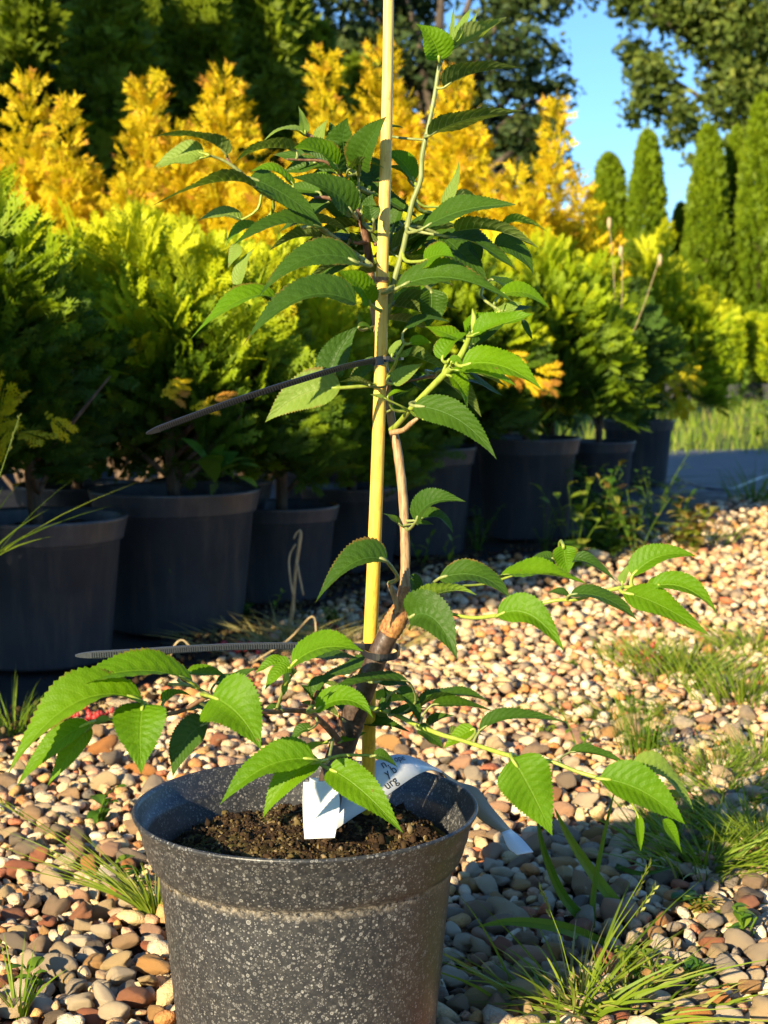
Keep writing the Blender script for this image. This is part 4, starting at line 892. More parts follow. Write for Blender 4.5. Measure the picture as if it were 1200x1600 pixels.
Ls = [
 # top shoot
 ('b', (686, 94), (680, 60), (650, 37), 50, 25, 1.055, -.01), ('y', (706, 76), (748, 55), (792, 27), 30, 118, 1.06, 0), ('y', (706, 70), None, (709, 10), 9, 20, 1.06, 0), ('y', (709, 68), (722, 40), (736, 13), 15, 40, 1.058, 0), ('y', (713, 62), (733, 45), (746, 19), 12, 30, 1.06, 0),
 ('d', (693, 137), (742, 108), (818, 106), 27, 108, 1.055, -.01), ('d', (670, 212), (728, 181), (820, 173), 34, 115, 1.05, -.02), ('y', (690, 322), (714, 290), (717, 250), 17, 30, 1.07, 0), ('y', (694, 328), (722, 302), (752, 318), 30, 110, 1.085, .01),
 ('d', (660, 358), (722, 322), (806, 320), 38, 62, 1.04, -.02), ('b', (785, 358), (812, 334), (857, 364), 24, 108, 1.06, -.01),
 # right cluster
 ('d', (610, 394), (660, 358), (714, 352), 44, 118, 1.075, .01), ('d', (640, 350), (690, 335), (668, 345), 20, 40, 1.08, 0), ('d', (686, 366), (720, 392), (762, 438), 52, 40, 1.08, .0), ('d', (712, 362), (772, 352), (842, 388), 44, 105, 1.04, -.02), ('d', (700, 370), (752, 378), (806, 422), 34, 70, 1.05, -.01), ('d', (772, 382), (812, 385), (834, 430), 42, 45, 1.06, 0), ('d', (735, 380), (748, 395), (750, 410), 22, 30, 1.07, 0), ('b', (662, 408), (686, 394), (710, 402), 36, 45, 1.03, -.03),
 ('d', (626, 404), (650, 410), (700, 398), 30, 100, 1.07, 0), ('d', (622, 450), (700, 418), (802, 472), 46, 58, 1.02, -.02), ('d', (764, 438), (790, 440), (822, 462), 24, 70, 1.05, 0), ('b', (780, 462), (822, 448), (860, 484), 24, 62, 1.03, 0),
 ('d', (672, 452), (675, 480), (668, 512), 54, 20, 1.085, 0), ('d', (630, 520), (662, 491), (704, 504), 26, 75, 1.05, 0), ('b', (735, 524), (725, 498), (772, 487), 34, 70, 1.02, -.01), ('d', (737, 526), (765, 508), (768, 488), 20, 30, 1.025, 0), ('b', (739, 524), (792, 503), (834, 491), 28, 60, 1.0, -.01), ('y', (772, 495), (795, 480), (816, 473), 18, 40, 1.01, 0), ('y', (778, 500), (783, 485), (790, 470), 10, 20, 1.01, 0),
 ('b', (691, 562), (700, 532), (734, 520), 30, 45, 1.03, .01), ('b', (640, 537), (656, 531), (674, 536), 26, 35, 1.05, 0), ('d', (816, 500), None, (833, 534), 10, 30, 1.01, 0), ('y', (612, 556), (618, 540), (632, 530), 14, 40, 1.06, 0), ('y', (620, 552), (632, 560), (645, 540), 14, 40, 1.055, 0),
 ('b', (722, 572), (782, 560), (850, 612), 44, 52, 1.01, -.03), ('b', (706, 578), (765, 585), (808, 604), 18, 70, 1.015, -.03), ('b', (700, 586), (722, 600), (730, 640), 38, 48, 1.03, 0), ('b', (705, 566), (712, 560), (722, 570), 20, 30, 1.02, 0), ('d', (646, 634), (722, 646), (776, 718), 46, 32, 1.03, -.04), ('b', (664, 655), (650, 652), (632, 636), 24, 110, 1.05, 0), ('y', (614, 600), (634, 584), (663, 567), 28, 30, 1.05, 0), ('b', (606, 622), (618, 612), (640, 612), 18, 80, 1.04, 0), ('y', (604, 624), (592, 620), (578, 616), 8, 70, 1.035, 0), ('d', (612, 640), (625, 637), (640, 650), 20, 50, 1.07, 0),
 # left cluster
 ('y', (318, 240), (285, 238), (240, 262), 34, 48, .985, .0), ('y', (320, 246), (285, 252), (244, 263), 12, 70, .98, 0), ('d', (354, 242), (315, 207), (238, 213), 24, 102, .985, -.02), ('d', (398, 292), (345, 272), (237, 322), 26, 98, .99, -.02), ('b', (458, 290), (425, 258), (388, 270), 28, 70, 1.02, 0), ('d', (390, 278), (446, 300), (504, 352), 46, 48, 1.0, .0),
 ('d', (505, 358), (440, 338), (363, 384), 32, 68, 1.01, -.04), ('y', (378, 343), (345, 328), (308, 346), 18, 65, 1.0, 0), ('b', (400, 353), (368, 355), (352, 388), 28, 65, 1.02, 0), ('y', (376, 384), (366, 396), (356, 420), 22, 35, 1.02, 0), ('y', (372, 449), (372, 420), (398, 387), 20, 40, 1.02, 0),
 ('d', (562, 412), (480, 382), (403, 465), 50, 52, .99, -.03), ('d', (556, 474), (470, 440), (378, 542), 56, 48, .975, -.04), ('b', (432, 466), (378, 452), (296, 532), 28, 60, .98, -.03), ('b', (579, 476), (566, 445), (528, 424), 46, 32, 1.05, -.02), ('d', (560, 414), (525, 410), (484, 436), 24, 110, 1.06, 0), ('d', (480, 352), (515, 345), (545, 366), 22, 110, 1.06, 0), ('d', (500, 372), (462, 366), (420, 392), 26, 112, 1.07, 0),
 ('y', (477, 208), (475, 190), (466, 165), 15, 30, 1.10, 0), ('y', (474, 209), (445, 194), (410, 222), 30, 80, 1.10, 0), ('y', (498, 224), (502, 205), (512, 186), 18, 35, 1.10, 0), ('d', (514, 222), (522, 205), (514, 190), 16, 40, 1.105, 0), ('d', (462, 236), (410, 225), (367, 254), 26, 98, 1.08, -.02), ('b', (526, 262), (497, 228), (458, 232), 34, 50, 1.06, -.03), ('d', (496, 252), (470, 262), (440, 270), 48, 35, 1.09, 0),
 ('d', (546, 264), (530, 225), (543, 184), 62, 22, 1.08, -.02), ('d', (562, 262), (572, 225), (604, 182), 52, 32, 1.055, -.03), ('b', (558, 264), (550, 245), (553, 222), 26, 20, 1.06, 0), ('d', (544, 266), (570, 250), (602, 264), 20, 100, 1.05, 0), ('d', (590, 290), (572, 262), (560, 240), 46, 30, 1.10, 0), ('b', (646, 283), (628, 244), (596, 240), 44, 42, 1.075, -.01), ('d', (640, 284), (625, 262), (600, 262), 18, 110, 1.08, 0), ('d', (584, 346), (574, 322), (583, 303), 30, 20, 1.04, 0),
 ('d', (556, 255), (570, 290), (572, 335), 44, 30, 1.10, .0), ('b', (552, 330), (548, 300), (548, 270), 22, 35, 1.07, 0), ('d', (551, 334), (520, 290), (455, 277), 44, 42, 1.04, -.03), ('b', (520, 288), (500, 276), (480, 278), 20, 50, 1.06, 0), ('d', (614, 356), (622, 330), (636, 308), 30, 40, 1.09, 0), ('d', (622, 345), (612, 325), (600, 318), 26, 35, 1.1, 0), ('d', (556, 385), (553, 372), (546, 362), 14, 35, 1.07, 0), ('d', (600, 200), (615, 198), (632, 200), 12, 90, 1.1, 0),
 # crossed by the upper tie
 ('y', (532, 606), (470, 608), (414, 660), 64, 22, 1.06, .0), ('d', (522, 603), (520, 555), (559, 510), 56, 24, 1.075, .0), ('d', (560, 512), (572, 505), (582, 520), 20, 60, 1.08, 0), ('d', (582, 604), (560, 594), (524, 598), 20, 100, 1.06, 0),
 # mid stem
 ('d', (650, 815), (668, 776), (728, 784), 42, 50, 1.05, -.03), ('d', (655, 812), (690, 800), (708, 834), 28, 60, 1.07, 0), ('d', (625, 820), (612, 808), (598, 802), 22, 65, 1.07, 0), ('d', (650, 818), None, (678, 820), 10, 60, 1.06, 0), ('d', (605, 878), (552, 862), (492, 943), 46, 45, 1.02, -.03), ('d', (640, 965), (680, 950), (714, 1030), 76, 15, 1.03, -.03), ('b', (657, 948), (695, 915), (745, 930), 34, 112, 1.04, -.02), ('d', (686, 904), (755, 888), (800, 940), 46, 48, 1.06, -.03), ('d', (640, 900), (652, 915), (650, 950), 22, 40, 1.09, 0),
 # right branch
 ('b', (782, 900), (850, 893), (916, 912), 26, 66, 1.10, -.02), ('b', (880, 852), (882, 872), (888, 898), 44, 12, 1.08, .0), ('d', (866, 874), (845, 866), (824, 880), 20, 60, 1.12, 0), ('d', (896, 875), (925, 876), (966, 912), 24, 55, 1.05, -.02), ('d', (890, 930), (945, 925), (996, 970), 30, 58, .965, -.02), ('d', (892, 936), (870, 922), (855, 928), 14, 60, .97, 0), ('b', (778, 962), (830, 945), (881, 1017), 52, 30, .98, -.02), ('b', (988, 900), (1032, 858), (1090, 870), 40, 38, .97, .0), ('b', (974, 926), (1030, 940), (1110, 994), 44, 42, .96, -.02), ('b', (1018, 917), (1075, 908), (1123, 962), 34, 48, .965, -.02), ('y', (972, 912), (975, 895), (988, 878), 14, 40, .975, 0), ('b', (1012, 914), (1040, 905), (1066, 908), 10, 70, .97, 0),
 # lower right branch
 ('b', (800, 1186), (826, 1225), (863, 1306), 88, 12, .965, -.01), ('b', (937, 1217), (1005, 1228), (1070, 1288), 72, 24, .95, -.01), ('y', (990, 1199), (1040, 1198), (1085, 1270), 34, 55, .965, .0), ('d', (889, 1176), (935, 1176), (984, 1198), 20, 62, .985, -.01), ('b', (996, 1272), (999, 1300), (1001, 1330), 16, 25, .965, 0), ('b', (1036, 1280), (1050, 1300), (1066, 1334), 20, 30, .965, 0), ('y', (1038, 1240), (1055, 1242), (1076, 1242), 14, 60, .97, 0), ('d', (749, 1143), (798, 1114), (890, 1130), 28, 62, 1.0, -.02), ('b', (741, 1139), (712, 1152), (692, 1171), 26, 40, 1.02, 0), ('d', (652, 1139), (672, 1148), (694, 1170), 26, 40, 1.03, 0), ('d', (674, 1102), (722, 1098), (776, 1113), 20, 70, 1.04, 0), ('d', (655, 1105), (705, 1078), (768, 1098), 20, 75, 1.05, 0), ('d', (618, 1080), (645, 1095), (655, 1132), 28, 42, 1.04, 0), ('d', (590, 1066), (622, 1058), (642, 1080), 34, 50, 1.06, 0), ('d', (640, 1067), (565, 1058), (502, 1092), 20, 70, 1.02, -.03), ('d', (592, 1108), (610, 1095), (598, 1070), 20, 40, 1.05, 0), ('d', (610, 1118), (640, 1110), (668, 1105), 26, 65, 1.05, 0), ('d', (668, 1135), (680, 1120), (712, 1118), 26, 60, 1.06, 0),
 ('b', (494, 1110), (545, 1080), (583, 1122), 38, 40, 1.0, -.03), ('d', (494, 1094), (490, 1065), (530, 1054), 30, 45, 1.03, 0), ('d', (494, 1094), (478, 1078), (470, 1070), 26, 50, 1.03, 0),
 # left branch
 ('b', (302, 1068), (205, 1030), (74, 1092), 40, 62, .95, -.03), ('b', (222, 1096), (112, 1068), (13, 1210), 62, 52, .93, -.04), ('b', (140, 1130), (78, 1160), (26, 1230), 38, 35, .93, -.02), ('b', (142, 1134), (112, 1170), (74, 1228), 36, 25, .935, -.01), ('b', (224, 1100), (216, 1140), (221, 1210), 88, 8, .93, -.03), ('b', (331, 1089), (375, 1110), (408, 1172), 100, 18, .94, -.03), ('d', (324, 1130), (285, 1150), (270, 1213), 50, 30, .99, .0), ('b', (255, 1098), (275, 1080), (300, 1088), 32, 60, .99, .01), ('b', (292, 1052), (320, 1050), (358, 1058), 20, 62, 1.0, 0), ('d', (337, 1068), (365, 1060), (400, 1044), 20, 62, .99, 0), ('b', (456, 1040), (500, 1002), (568, 1018), 42, 58, .98, -.02), ('b', (455, 1044), (435, 1045), (414, 1078), 24, 38, .98, -.01), ('b', (452, 1040), (425, 1035), (398, 1052), 30, 55, .985, 0), ('b', (452, 1040), (430, 1027), (412, 1030), 26, 60, .99, 0), ('y', (450, 1068), (444, 1075), (443, 1088), 12, 30, .985, 0), ('d', (440, 1108), (425, 1105), (402, 1118), 20, 65, 1.01, 0), ('d', (486, 1139), (465, 1140), (452, 1166), 22, 50, 1.03, 0), ('d', (300, 1108), (330, 1100), (372, 1106), 30, 65, .99, 0), ('y', (172, 1124), (150, 1128), (140, 1132), 12, 50, .945, 0), ('d', (478, 1030), (520, 1022), (565, 1030), 18, 72, 1.02, 0),
 # at the pot rim
 ('b', (513, 1201), (560, 1225), (630, 1302), 60, 22, .99, -.03), ('b', (500, 1190), (448, 1210), (411, 1278), 48, 25, .985, -.01), ('b', (492, 1187), (412, 1185), (343, 1258), 56, 42, .98, -.02), ('d', (584, 1181), (600, 1180), (622, 1200), 28, 48, 1.01, 0)]
for q in Ls: leaf(*q)
gx = random.Random(4)
cand = [b_ for b_ in BR if (470 < b_[0] < 600 and 250 < b_[1] < 560) or (600 < b_[0] < 790 and 330 < b_[1] < 620) or (500 < b_[0] < 700 and 1040 < b_[1] < 1160)]
for k in range(64):
    b_ = gx.choice(cand); side = 1 if b_[0] > 588 else -1
    if gx.random() < .25: side = -side
    L = gx.uniform(38, 105); a_ = gx.uniform(-.65, .75)
    bx, by = b_[0] + side * gx.uniform(4, 12), b_[1] + gx.uniform(-8, 6); tx, ty = bx + side * L * math.cos(a_), by + L * math.sin(a_)
    leaf(gx.choice('dddbd'), (bx, by), ((bx + tx) / 2, (by + ty) / 2 - L * gx.uniform(.03, .12)), (tx, ty), L * gx.uniform(.24, .38), gx.choice([35, 50, 60, 70, 104, 112]), b_[2].y + gx.uniform(.0, .035), gx.uniform(-.015, .03))
# tiny buds
for (x, y, Y) in ((689, 92, 1.058), (567, 348, 1.07), (445, 1071, .98), (738, 516, 1.01)):
    mb = MB(); c = at(x, y, Y); mb.tube([c, c + Vector((.001, 0, .004)), c + Vector((.001, 0, .009)), c + Vector((0, 0, .014))], [.001, .0022, .0018, .0003], 7)
    link_world('bud', mb.mesh('bud', M['shoot_lime'], True), tree)

# ------------------------------------------------------------------ cable ties
def cable_tie(pts, width, ridged, label, wrap):
    e = empty('cable_tie', at(*pts[0])); tag(e, label, 'cable tie', 'black nylon ties holding the cherry to the cane')
    P = catmull([at(*p) for p in pts], 10); mb = MB(); A = []; B = []
    n = len(P)
    for i, p in enumerate(P):
        d = (P[min(i + 1, n - 1)] - P[max(i - 1, 0)]).normalized(); vw = (CAMP - p).normalized(); s = d.cross(vw).normalized()
        s = (s * math.cos(.35) + vw * math.sin(.35)).normalized()
        w_ = width * (1 if i < n - 4 else (.85, .7, .5, .2)[min(3, i - (n - 4))]) * .5
        A.append(p + s * w_); B.append(p - s * w_)
    mb.strip(A, B, .0011); link_world('strap', mb.mesh('strap', M['tie_worn' if ridged else 'tie']), e)
    mb = MB(); tot = sum((P[i + 1] - P[i]).length for i in range(n - 1)); cnt = int(tot / (.00165))
    for k in range(3, cnt - 8):
        f = k / cnt * (n - 1); i = int(f); u = f - i; c = P[i].lerp(P[i + 1], u); d = (P[i + 1] - P[i]).normalized(); s = (A[i] - B[i]).normalized(); nn = d.cross(s).normalized()
        if nn.dot(CAMP - c) < 0: nn = -nn
        mb.box(c + nn * .0003, d * .0004, s * (width * .34), nn * .0006)
    tag(link_world('strap_teeth', mb.mesh('strap_teeth', M['tie_worn'] if ridged else M['tie']), e), kind='stuff')
    # head
    mb = MB(); c = at(*wrap[0]); x = (P[0] - P[1]).normalized(); vw = (CAMP - c).normalized(); y = x.cross(vw).normalized(); z = x.cross(y)
    mb.box(c, x * .0036, y * .0030, z * .0024); mb.box(c + x * .0005 + (vw * .0028), x * .0018, y * .0020, z * .0006)
    link_world('head', mb.mesh('head', M['tie']), e)
    # loop round cane and stem
    cx, cy, cY, rx, ry, tilt = wrap[1]; c = at(cx, cy, cY); A = []; B = []
    for k in range(33):
        a = 2 * math.pi * k / 32; p = c + Vector((rx * math.cos(a), ry * math.sin(a), tilt * math.cos(a)))
        A.append(p + Vector((0, 0, width * .5))); B.append(p - Vector((0, 0, width * .5)))
    mb = MB(); mb.strip(A, B, -.0010); link_world('loop', mb.mesh('loop', M['tie']), e)
cable_tie([(590, 563, 1.052), (540, 573, 1.03), (460, 597, 1.0), (370, 626, .98), (290, 655, .965), (229, 678, .955)], .0040, False, 'upper cable tie, black, its long tail slanting down to the left across pale leaves', [(590, 564, 1.053), (603, 561, 1.083, .0125, .022, .0016)])
cable_tie([(573, 1011, 1.08), (500, 1010, 1.05), (400, 1010, 1.02), (300, 1014, .99), (210, 1020, .97), (118, 1025, .955)], .0048, True, 'lower cable tie, grey ridged, its tail sticking out level to the left above the gravel', [(572, 1012, 1.082), (594, 1015, 1.088, .0145, .030, -.001)])

# ------------------------------------------------------------------ labels in the pot
e = empty('plant_label', at(500, 1300, 1.04)); tag(e, 'short blank white plastic label standing in the soil in the middle of the pot', 'plant label')
mb = MB()
U_ = [(474, 1224), (473, 1250), (474, 1285), (476, 1311)]; W_ = [(526, 1222), (531, 1250), (528, 1280), (523, 1309)]
ys = (1.068, 1.056, 1.045, 1.040)
A = catmull([at(a[0], a[1], y) for a, y in zip(U_, ys)], 5); B = catmull([at(a[0], a[1], y + .004) for a, y in zip(W_, ys)], 5); mb.strip(A, B, .0007)
mb.strip([at(474, 1224, 1.068), at(474, 1222, 1.077), at(474, 1240, 1.081)], [at(526, 1222, 1.072), at(526, 1220, 1.081), at(526, 1240, 1.085)], .0007)
link_world('plate', mb.mesh('plate', M['label'], False), e)
mb = MB(); c = at(491, 1219, 1.072); mb.box(c, (.0032, 0, 0), (0, .0008, 0), (0, 0, .0016)); link_world('hook_tab', mb.mesh('hook_tab', M['label']), e)
e = empty('label_strip', at(600, 1230, 1.15)); tag(e, 'long white printed label strip looping from the soil over the back rim of the pot', 'plant label')
Up = [(500, 1262, 1.095), (530, 1238, 1.11), (562, 1205, 1.125), (598, 1184, 1.14), (630, 1180, 1.155), (660, 1190, 1.17), (688, 1204, 1.182)]
Lo = [(520, 1300, 1.085), (553, 1277, 1.095), (587, 1256, 1.11), (620, 1232, 1.125), (650, 1212, 1.14), (672, 1204, 1.155), (690, 1208, 1.175)]
A = catmull([at(*p) for p in Up], 5); B = catmull([at(*p) for p in Lo], 5); mb = MB(); mb.strip(A, B, .0006); link_world('strip', mb.mesh('strip', M['label'], True), e)
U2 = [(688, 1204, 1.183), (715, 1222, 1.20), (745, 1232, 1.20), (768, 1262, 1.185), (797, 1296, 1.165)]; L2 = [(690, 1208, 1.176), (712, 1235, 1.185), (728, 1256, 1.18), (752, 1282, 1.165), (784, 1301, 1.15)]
A2_ = catmull([at(*p) for p in U2], 5); B2_ = catmull([at(*p) for p in L2], 5); mb = MB(); mb.strip(A2_, B2_, .0006); tag(link_world('shaded_section', mb.mesh('shaded_section', M['shaded_label'], True), e), 'strip hanging outside the pot, its shade painted tan')
U3 = [(797, 1296, 1.1649), (816, 1312, 1.158), (833, 1332, 1.15)]; L3 = [(784, 1301, 1.1499), (793, 1324, 1.145), (808, 1336, 1.14)]
mb = MB(); mb.strip(catmull([at(*p) for p in U3], 4), catmull([at(*p) for p in L3], 4), .0006); tag(link_world('folded_end', mb.mesh('folded_end', M['label'], True), e), 'white folded end of the strip')
bpy.context.view_layer.update()
def seg_frame(u0, v0):   # local frame on the strip, u along 0..1 index in A, v across
    i = u0; a, b = A[i], B[i]; p = a.lerp(b, v0); x = (A[i + 3].lerp(B[i + 3], v0) - p).normalized(); y = (a - b); y = (y - x * y.dot(x)).normalized(); return p, x, y
for s, i, v in (('ope', 17, .26), ('n.', 14, .30), ('y b', 14, .58), ('urg', 13, .88)):
    p, x, y = seg_frame(i, v)
    cu = bpy.data.curves.new('txt', 'FONT'); cu.body = s; cu.size = .0095 if s != 'ope' else .0075; cu.extrude = .00004; to = bpy.data.objects.new('txt', cu)
    me = bpy.data.meshes.new_from_object(to); bpy.data.objects.remove(to); n_ = x.cross(y).normalized()
    if n_.dot(CAMP - p) < 0: n_ = -n_
    for vv in me.vertices: vv.co = p + x * vv.co.x + y * vv.co.y + n_ * (.0011 + vv.co.z)
    me.materials.clear(); me.materials.append(M['ink']); link_world('lettering', me, e)

# ------------------------------------------------------------------ grasses and weeds
def blades(mb, n, length, spread, width, g, lean=(0, 0), t=(0.2, 0.9), curl=0.6, base=.02):
    for _ in range(n):
        a = g.uniform(0, 6.28); b0 = Vector((math.cos(a), math.sin(a), 0)) * g.uniform(0, base); L = length * g.uniform(.45, 1.1)
        d = Vector((math.cos(a) * spread * g.uniform(.3, 1) + lean[0], math.sin(a) * spread * g.uniform(.3, 1) + lean[1], 1)).normalized()
        side = d.cross(Vector((math.cos(g.uniform(0, 6.28)), math.sin(g.uniform(0, 6.28)), .3))).normalized(); w = width * g.uniform(.6, 1.2); A = []; B = []
        bend = Vector((d.x, d.y, 0)) * curl * g.uniform(.3, 1.3) - Vector((0, 0, curl * .35 * g.random()))
        for k in range(6):
            s = k / 5; p = b0 + d * L * s + bend * L * s * s; ww = w * (1 - s ** 1.7) * .5 + 1e-5; A.append(p + side * ww); B.append(p - side * ww)
        tt = g.uniform(*t); mb.strip(A, B, t=tt)
def seedhead(mb, p0, p1, n, size, g, t=.9):
    p0, p1 = Vector(p0), Vector(p1)
    for k in range(n):
        s = k / n; p = p0.lerp(p1, s); a = g.uniform(0, 6.28); d = (p1 - p0).normalized() + Vector((math.cos(a), math.sin(a), .1)) * .5; d.normalize(); sd_ = d.orthogonal().normalized() * size * .22
        mb.strip([p, p + d * size * .5 + sd_, p + d * size], [p + d * 1e-4, p + d * size * .5 - sd_, p + d * size * 1.01], t=t)
def tuft(px, py, label, n=40, length=.06, spread=.6, width=.0022, seed=1, lean=(0, 0), t=(.2, .9), base=.02, heads=0, name='grass_tuft', curl=.6, cat='grass', group='grass tufts in the gravel', z=0.004):
    q = gnd(px, py); g = random.Random(seed); mb = MB(); n = int(n * 2.4) if py > 900 else n; length *= 1.15; blades(mb, n, length, spread, width, g, lean, t, curl, base)
    o = link(name, mb.mesh(name, M['grass']), None, (q.x, q.y, z)) if not heads else None
    if heads:
        o = empty(name, (q.x, q.y, z)); link('blades', mb.mesh('blades', M['grass']), o); mb = MB()
        for k in range(heads):
            a = g.uniform(0, 6.28); tp = Vector((math.cos(a) * .5 * length + lean[0] * length, math.sin(a) * .3 * length, length * g.uniform(1.0, 1.3)))
            mb.tube([(0, 0, 0), tp * .5 + Vector((0, 0, .01)), tp], [.0006, .0005, .0003], 4, t=.6); seedhead(mb, tp * .75, tp, 16, .006, g)
        link('seed_head', mb.mesh('seed_head', M['grass']), o)
    tag(o, label, cat, group); return o
def leafy_weed(px, py, label, n=8, L=.03, h=.05, seed=1, t=(.3, .8), red=False, stalks=3, z=.004, w=.4, name='leafy_weed', upright=.8, loc=None):
    q = loc or gnd(px, py); g = random.Random(seed); e = empty(name, (q.x, q.y, q.z + z if loc else z)); tag(e, label, 'weed', 'weeds in and beside the gravel')
    st = MB(); lf = MB()
    for s in range(stalks):
        a = g.uniform(0, 6.28); hh = h * g.uniform(.5, 1.1); tp = Vector((math.cos(a) * hh * .5, math.sin(a) * hh * .35, hh)); pts_ = catmull([Vector((0, 0, 0)), tp * .5 + Vector((0, 0, .1 * hh)), tp], 4)
        st.tube(pts_, [.0009] * len(pts_), 5, t=.6)
        for k in range(n):
            p = pts_[min(len(pts_) - 1, 1 + int(k / n * len(pts_)))]; aa = g.uniform(0, 6.28); d = Vector((math.cos(aa), math.sin(aa), upright * g.uniform(.1, 1.2))).normalized(); sd_ = d.cross(Vector((0, 0, 1))).normalized(); ll = L * g.uniform(.5, 1.1); A = []; B = []; tt = g.uniform(*t)
            for i in range(7):
                u = i / 6; ww = ll * w * .5 * math.sin(math.pi * min(1, u * .95 + .04)) ** .8; c = p + d * ll * u - Vector((0, 0, .25 * ll * u * u)); A.append(c + sd_ * ww + Vector((0, 0, ww * .3))); B.append(c - sd_ * ww + Vector((0, 0, ww * .3)))
            lf.strip(A, [x.lerp(y, .5) - Vector((0, 0, .001)) for x, y in zip(A, B)], t=tt); lf.strip([x.lerp(y, .5) - Vector((0, 0, .001)) for x, y in zip(A, B)], B, t=tt)
    link('stalk', st.mesh('stalk', M['weed']), e); tag(link('foliage', lf.mesh('foliage', M['weed'], True), e)); return e
tuft(905, 1585, 'sunlit grass tuft with a nodding seed head at the bottom right of the front pot', 38, .080, 1.2, .0036, 3, (.15, 0), (.5, 1.0), .06, 3, curl=1.1)
tuft(980, 1605, 'low bright grass clump at the bottom edge right of the seeding tuft', 60, .045, 1.6, .003, 4, (0, 0), (.45, 1.0), .09, curl=1.2)
tuft(1110, 1360, 'dense bright grass clump under the lower right cherry leaves', 110, .065, 1.1, .0028, 5, (.1, 0), (.4, .97), .07, curl=1.0)
tuft(1190, 1330, 'bright grass at the right photo edge beside the dense clump', 90, .065, 1.1, .0028, 6, (0, 0), (.4, .9), .05)
tuft(1040, 1300, 'low mossy grass left of the dense bright clump', 90, .035, 1.1, .0016, 7, (0, 0), (.3, .8), .05)
tuft(1120, 1220, 'dark thin grass behind the dense bright clump', 120, .05, 1.0, .0014, 8, (0, 0), (.1, .8), .07)
tuft(1190, 1200, 'sparse grass at the right photo edge above the clump', 60, .06, .8, .0016, 9, (0, 0), (.2, .9), .05)
tuft(1000, 1190, 'upright thin dark grass stems between the two cherry branches at the right', 46, .11, .25, .0013, 10, (-.05, 0), (.05, .6), .03, 2)
tuft(1070, 1060, 'wide grass patch below the right branch tips', 110, .075, 1.0, .0030, 11, (.1, 0), (.4, .95), .10)
tuft(1010, 1040, 'thin grass left of the wide patch below the right branch tips', 90, .06, .8, .0018, 12, (0, 0), (.4, .9), .08)
tuft(1160, 1100, 'grass patch at the right edge beside the wide patch', 100, .08, .8, .0022, 13, (0, 0), (.4, .9), .08)
for k in range(24):
    gg = random.Random(341 + k)
    zone = gg.choice([(880, 1090, 845, 900), (900, 1090, 830, 880), (850, 1150, 1040, 1160), (900, 1200, 1130, 1330), (960, 1200, 1380, 1560)])
    x_ = gg.uniform(zone[0], zone[1]); y_ = gg.uniform(zone[2], zone[3]); near_ = y_ < 950
    cn, tr_ = [('lime', (.82, .93)), ('dull green', (.15, .4)), ('yellowing', (.9, .97)), ('fresh green', (.5, .72))][k % 4]; sz_ = (1.3, .8, .55)[(k // 4) % 3]; ww_ = (.32, .6)[(k // 12) % 2]
    leafy_weed(x_, y_, ('tall ', 'middling ', 'tiny ')[(k // 4) % 3] + cn + ' ' + ('narrow', 'round')[(k // 12) % 2] + ' leaved weed ' + ('on the gravel edge by the pots' if near_ else 'among the stones of the right gravel') + (', right side' if x_ > 1080 else ', under the branches' if x_ > 960 else ''), gg.randint(5, 10), (.05 if near_ else .016), (.15 if near_ else .026) * sz_, 300 + k, tr_, stalks=gg.randint(5, 9), w=ww_)
tuft(960, 1130, 'straggly low grass in the middle of the right gravel', 80, .04, 1.2, .0015, 14, (0, 0), (.3, 1), .10)
tuft(1130, 1250, 'matted short grass above the dense bright clump', 130, .03, 1.5, .0022, 71, (0, 0), (.3, .97), .07, curl=1.3)
tuft(1060, 1330, 'matted grass fringe left of the dense bright clump', 80, .035, 1.5, .0024, 72, (0, 0), (.4, .97), .05, curl=1.2)
tuft(1180, 1020, 'tufty grass at the right edge above the wide patch', 80, .06, 1.0, .003, 73, (0, 0), (.4, .97), .08, curl=.9)
tuft(1090, 850, 'short grass fringe along the far gravel near the walkway', 70, .08, 1.0, .004, 74, (0, 0), (.3, .95), .14, curl=.9)
tuft(1180, 785, 'grass clump on the near edge of the walkway', 90, .14, .6, .004, 15, (0, 0), (.1, .6), .10)
tuft(243, 1440, 'bright grass tuft pressed against the left side of the front pot', 34, .050, .55, .0030, 16, (-.15, 0), (.5, .95), .010, 0)
tuft(238, 1436, 'long trailing grass stalks reaching left from the pot side', 12, .11, .5, .0022, 17, (-1.0, .1), (.5, .95), .006, 2)
tuft(30, 1600, 'small green sprig at the bottom left corner', 10, .06, .6, .0025, 18, (0, 0), (.4, .8), .008)
tuft(20, 1150, 'thin grass at the left edge on the black fabric', 18, .09, .8, .0025, 19, (0, 0), (.1, .7), .03)
tuft(560, 1008, 'pale dry grass lying behind the bamboo stake', 90, .09, 2.2, .0028, 20, (0, 0), (.96, 1), .13)
tuft(440, 1010, 'straw coloured dry grass behind the lower cable tie', 90, .09, 2.0, .0028, 21, (0, 0), (.96, 1), .15)
tuft(590, 700, 'seeding grass stems among the shrubs behind the stake', 16, .12, .5, .003, 22, (0, 0), (.2, .7), .03, 2, z=.25) if False else None
q = at(5, 775, 1.95)
tuft(0, 800, 'long pale grass blades leaning out of the pot at the left photo edge', 14, .15, .7, .003, 23, (.5, -.1), (.3, .8), .02, 2, z=.25).location = (q.x - .03, 1.92, .26)
